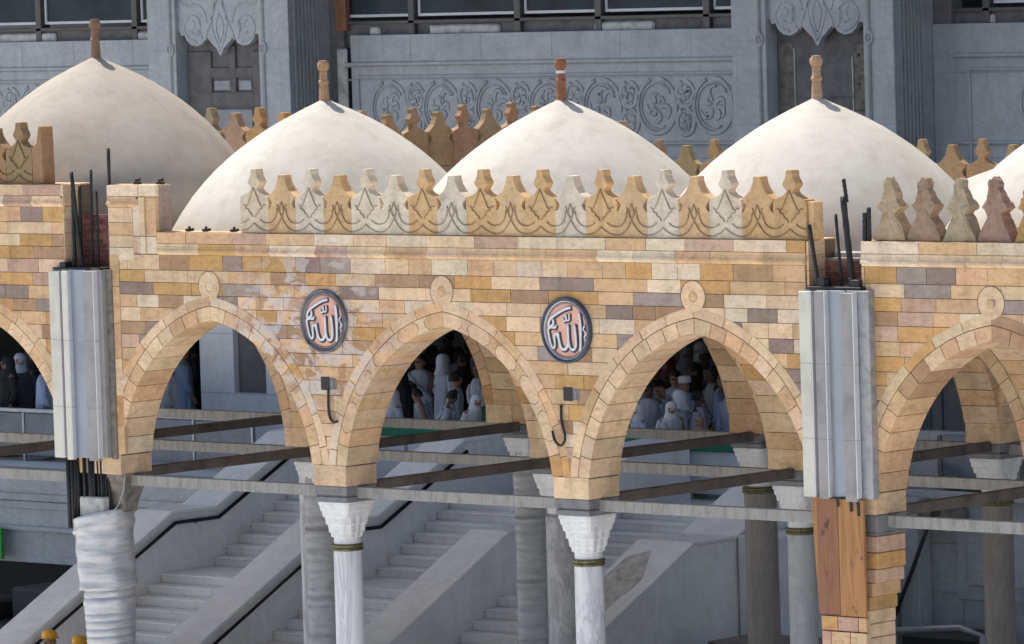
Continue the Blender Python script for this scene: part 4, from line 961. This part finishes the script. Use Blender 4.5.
def head_mesh(k, kind):
    mb = MB()
    if kind == 'cap': pr = [(.098, 1.655), (.101, 1.68), (.10, 1.73), (.085, 1.755), (.0, 1.765)]
    elif kind == 'hair': pr = [(.092, 1.60), (.098, 1.64), (.098, 1.69), (.08, 1.74), (.04, 1.765), (.0, 1.77)]
    elif kind == 'scarf': pr = [(.15, 1.42), (.115, 1.52), (.108, 1.6), (.108, 1.68), (.085, 1.74), (.04, 1.765), (.0, 1.77)]
    elif kind == 'helmet': pr = [(.145, 1.665), (.14, 1.675), (.118, 1.68), (.12, 1.72), (.105, 1.78), (.06, 1.815), (.0, 1.825)]
    n = 20; oy = .03 if kind in ('hair', 'scarf') else .005
    mb.rings([[lean((r * math.cos(2 * PI * j / n), oy + r * 1.12 * math.sin(2 * PI * j / n), z), k) for j in range(n)] for r, z in pr], cap=False)
    o = mb.build('head', M['hair' if kind == 'hair' else 'yellow' if kind == 'helmet' else 'cloth']); d = o.data; bpy.data.objects.remove(o); return d
def eyes_mesh(k):
    mb = MB()
    for sx in (-1, 1):
        mb.rings([[lean((sx * .034 + .010 * math.cos(a) * q, -.088 - oy, 1.625 + .007 * math.sin(a) * q), k) for a in [2 * PI * j / 8 for j in range(8)]] for q, oy in ((1, 0), (.7, .006), (.1, .008))])
    mb.rings([[lean((.024 * math.cos(a), -.092 - oy, 1.545 + .006 * math.sin(a)), k) for a in [2 * PI * j / 8 for j in range(8)]] for oy in (0, .006)])
    o = mb.build('face', M['hair']); d = o.data; bpy.data.objects.remove(o); return d
CACHE = {}
def cached(f, *a):
    key = (f.__name__,) + a
    if key not in CACHE: CACHE[key] = f(*a)
    return CACHE[key]
SK = [(.22, .11, .065), (.32, .18, .11), (.12, .06, .035)]
def person(x, y, z, rz, label, kind, color, hat, k=0.0, arm='down', sc=1.0, hatc=(.8, .8, .8), sk=0):
    t = thing('person', label, 'person', (x, y, z), rz, 'people standing in the hall' if hat != 'helmet' else 'workers in helmets'); t.scale = (sc, sc, sc)
    def pt(nm, d, c):
        o = bpy.data.objects.new(nm, d); COL.objects.link(o); o.parent = t; o.color = (*c, 1); return o
    pt('body', cached(body_mesh, k, arm), SK[sk]); pt('clothing', cached(robe_mesh, k, arm, kind), color)
    if kind != 'abaya': pt('face', cached(eyes_mesh, k), SK[sk])
    if hat and kind != 'abaya': pt({'cap': 'cap', 'hair': 'hair', 'scarf': 'headscarf', 'helmet': 'helmet'}[hat], cached(head_mesh, k, hat), hatc)
W, BK, BL, GR, RD, GY = (.47, .49, .55), (.012, .012, .014), (.28, .36, .50), (.02, .12, .06), (.16, .03, .03), (.35, .35, .38)
CAM = Vector((53.258, -50.849, 6.43)); YAW, PIT, ROL, FPX = .7397, .0629, -.0311, 5756.3
def ppl(px, y, *a, **kw):   # a spot on the hall floor behind barrier, y metres deep, seen in the direction of column px
    f = Vector((-math.sin(YAW), math.cos(YAW), 0)); r = Vector((math.cos(YAW), math.sin(YAW), 0)); d = f + r * ((px - 512) / FPX)
    p = CAM + d * ((y - CAM.y) / d.y); person(p.x, y, FZ, *a, **kw)
C_ = PI * .75
A1, A2, A3, A0 = 'in the arch left of the weathered medallion', 'in the arch between the two medallions', 'in the arch right of the dark rimmed medallion', 'in the leftmost arch'
ppl(181, 20.6, 2.6, 'light blue shirted man seen from behind ' + A1, 'thobe', BL, 'hair', sk=1)
ppl(166, 18.6, 2.2, 'grey shirted man at the rail ' + A1, 'thobe', GY, 'hair', sc=.96, sk=2)
ppl(192, 22.5, -.6, 'dark clothed figure beside the pier ' + A1, 'abaya', BK, None)
CROWD = [
 (418, 20.6, .9, 'tall white robed man standing at left ', A2, 'ihram', W, 'hair', 0, 'fwd', 1, 1),
 (429, 21.6, -.4, 'person in dark red between white robes ', A2, 'thobe', RD, 'hair', 0, 'down', 1, 2),
 (443, 20.6, 2.9, 'white headscarfed man turned away ', A2, 'thobe', W, 'scarf', 0, 'down', 1, 1),
 (437, 17.3, 2.3, 'dark haired white robed man bending over ', A2, 'ihram', W, 'hair', .35, 'down', .86, 2),
 (425, 17.8, -.8, 'white robed man crouching behind green edge ', A2, 'ihram', W, 'hair', .3, 'down', .84, 1),
 (457, 22.0, .6, 'white shirted man raising one arm ', A2, 'thobe', W, 'hair', 0, 'up', 1, 2),
 (462, 21.2, .4, 'person in black abaya amid the crowd ', A2, 'abaya', BK, None, 0, 'down', .98, 0),
 (477, 19.5, -.5, 'bare headed white robed man at right ', A2, 'ihram', W, None, 0, 'down', 1, 2),
 (488, 19.2, -.7, 'man in white cap and shirt ', A2, 'thobe', W, 'cap', 0, 'down', 1, 1),
 (489, 17.3, .2, 'person in green at the barrier ', A2, 'thobe', GR, 'scarf', 0, 'down', .86, 1),
 (399, 18.8, .5, 'large black clad figure at left edge ', A2, 'abaya', BK, None, 0, 'down', 1, 0),
 (390, 17.4, -.2, 'short white clad person at far left ', A2, 'thobe', W, 'scarf', 0, 'down', .82, 1),
 (408, 20.6, .9, 'black abaya beside the tall white robe ', A2, 'abaya', BK, None, 0, 'down', .97, 0),
 (469, 17.2, 1.2, 'pale clothed person leaning beside green figure ', A2, 'thobe', (.5, .52, .56), 'scarf', .3, 'down', .84, 1),
 (450, 18.4, 2.5, 'white shirted man behind the bending man ', A2, 'thobe', W, 'hair', .1, 'down', .95, 1),
 (432, 23.4, .2, 'pale robed figure at the far back ', A2, 'thobe', (.40, .42, .47), 'cap', 0, 'down', 1, 1),
 (470, 23.8, .1, 'grey robed figure at the far back ', A2, 'thobe', GY, 'scarf', 0, 'down', 1, 2),
 (447, 25, .0, 'dark clothed man at the very back ', A2, 'thobe', (.05, .05, .06), 'hair', 0, 'down', 1, 0),
 (685, 23.6, .3, 'tall grey hooded figure at back ', A3, 'abaya', (.22, .22, .24), None, 0, 'down', 1, 0),
 (704, 22.2, .8, 'pale robed person in dark cap ', A3, 'thobe', (.5, .51, .56), 'cap', 0, 'down', 1, 2),
 (712, 20.0, -.6, 'dark haired white robed man ', A3, 'ihram', W, 'hair', 0, 'down', 1, 2),
 (683, 18.2, .3, 'man in white cap, blue shirt ', A3, 'thobe', BL, 'cap', 0, 'down', 1, 1),
 (676, 17.3, -.9, 'white headscarfed person near barrier ', A3, 'thobe', W, 'scarf', 0, 'down', .92, 1),
 (659, 18.0, .7, 'bald white robed man leaning ', A3, 'ihram', W, None, .25, 'down', .96, 1),
 (667, 16.95, .9, 'white robed figure bending at barrier ', A3, 'ihram', W, 'scarf', .3, 'down', .86, 1),
 (646, 17.6, .9, 'dark haired man at left ', A3, 'thobe', W, 'hair', 0, 'down', .97, 2),
 (636, 17.0, -.3, 'short pale blue figure at edge ', A3, 'thobe', (.4, .46, .58), 'scarf', 0, 'down', .8, 1),
 (698, 16.9, .1, 'low brown headed figure at barrier ', A3, 'thobe', (.3, .2, .12), None, 0, 'down', .74, 1),
 (722, 19.4, -1.2, 'light blue shirted man at right ', A3, 'thobe', BL, 'hair', 0, 'down', 1, 1),
 (654, 20.2, .6, 'dark clothed person behind bald man ', A3, 'thobe', (.04, .04, .05), 'hair', 0, 'down', 1, 0),
 (666, 21.4, -.2, 'dark red headscarf at the back ', A3, 'thobe', (.06, .05, .05), 'scarf', 0, 'down', 1, 1),
 (694, 20.6, .2, 'black abaya between pale robes ', A3, 'abaya', BK, None, 0, 'down', 1, 0),
 (732, 18.0, .4, 'pale blue figure beside arch stones ', A3, 'thobe', (.42, .48, .6), 'scarf', 0, 'down', 1, 1),
 (674, 19.4, .6, 'white robed man behind the headscarf ', A3, 'ihram', W, 'hair', 0, 'down', .98, 1),
 (690, 17.6, 2.2, 'white robed man seen from behind ', A3, 'ihram', W, 'hair', .15, 'down', .9, 2),
 (699, 24.4, -.3, 'white clothed figure at the far back ', A3, 'thobe', W, 'scarf', 0, 'down', 1, 1),
 (645, 19.8, .2, 'grey clothed man at the left ', A3, 'thobe', GY, 'hair', 0, 'down', 1, 2),
]
for px, y, rz, lab, arch_, kind, colr, hat, k, arm, sc, sk in CROWD:
    ppl(px, y, rz, lab + arch_, kind, colr, hat, k=k, arm=arm, sc=sc, sk=sk, hatc=GR if colr is GR else RD if 'dark red head' in lab else (.05, .05, .05) if 'dark cap' in lab else (.6, .6, .64))
ppl(18, 18.2, .9, 'pale headed man in dark jacket ' + A0, 'thobe', (.05, .05, .07), 'scarf', hatc=(.5, .52, .58), sk=1)
ppl(5, 17.6, -.3, 'person in black at the left picture edge ' + A0, 'abaya', BK, None)
ppl(42, 17.4, 2.3, 'man in light blue robe beside the board clad pier ' + A0, 'thobe', BL, 'hair', sk=1)
ppl(29, 19.2, 1.4, 'person in dark clothes standing behind the pale headed man ' + A0, 'abaya', (.03, .03, .035), None)
for px, lab in ((50, 'worker with yellow helmet left of the plastic bound column'), (80, 'worker with yellow helmet half hidden behind the plastic bound column')):
    y = 6.6 if px == 50 else 6.3
    f = Vector((-math.sin(YAW), math.cos(YAW), 0)); r = Vector((math.cos(YAW), math.sin(YAW), 0)); d = f + r * ((px - 6 - 512) / FPX); p = CAM + d * ((y - CAM.y) / d.y)
    person(p.x, y, GZ, .6, lab, 'thobe', (.06, .10, .22), 'helmet', k=.55, sk=1)

# ------------------------------------------------------------------ camera, light
def R_cam():
    cy, sy, cp, sp = math.cos(YAW), math.sin(YAW), math.cos(PIT), math.sin(PIT)
    f = Vector((-sy * cp, cy * cp, -sp)); r = Vector((cy, sy, 0)); u = r.cross(f); cr, sr = math.cos(ROL), math.sin(ROL)
    return cr * r + sr * u, -sr * r + cr * u, f
r, u, f = R_cam()
cam = bpy.data.cameras.new('camera'); co = bpy.data.objects.new('camera', cam); COL.objects.link(co)
co.matrix_world = Matrix(((r.x, u.x, -f.x, CAM.x), (r.y, u.y, -f.y, CAM.y), (r.z, u.z, -f.z, CAM.z), (0, 0, 0, 1)))
cam.sensor_width = 36; cam.lens = FPX * 36 / 1024; cam.clip_start = 1; cam.clip_end = 2000
S.camera = co
SUN = Vector((-.97, .20, 0)).normalized(); EL = math.radians(62)
sd = Vector((SUN.x * math.cos(EL), SUN.y * math.cos(EL), math.sin(EL)))
sl = bpy.data.lights.new('sun', 'SUN'); sl.energy = 4.2; sl.angle = math.radians(.5); sl.color = (1, .95, .87)
so = bpy.data.objects.new('sun', sl); COL.objects.link(so); so.rotation_euler = sd.to_track_quat('Z', 'Y').to_euler(); so.location = (0, 0, 40)
w = bpy.data.worlds.new('World'); S.world = w; w.use_nodes = True; nt = w.node_tree
sky = nt.nodes.new('ShaderNodeTexSky'); sky.sky_type = 'NISHITA'; sky.sun_disc = False; sky.sun_elevation = EL; sky.sun_rotation = math.atan2(SUN.x, SUN.y); sky.dust_density = 2.0
nt.links.new(sky.outputs[0], nt.nodes['Background'].inputs[0]); nt.nodes['Background'].inputs[1].default_value = .11
S.view_settings.view_transform = 'Standard'; S.view_settings.look = 'None'; S.view_settings.exposure = .52; S.view_settings.gamma = 1; S.view_settings.use_curve_mapping = False
S.render.engine = 'CYCLES'; S.cycles.max_bounces = 8; S.cycles.diffuse_bounces = 5
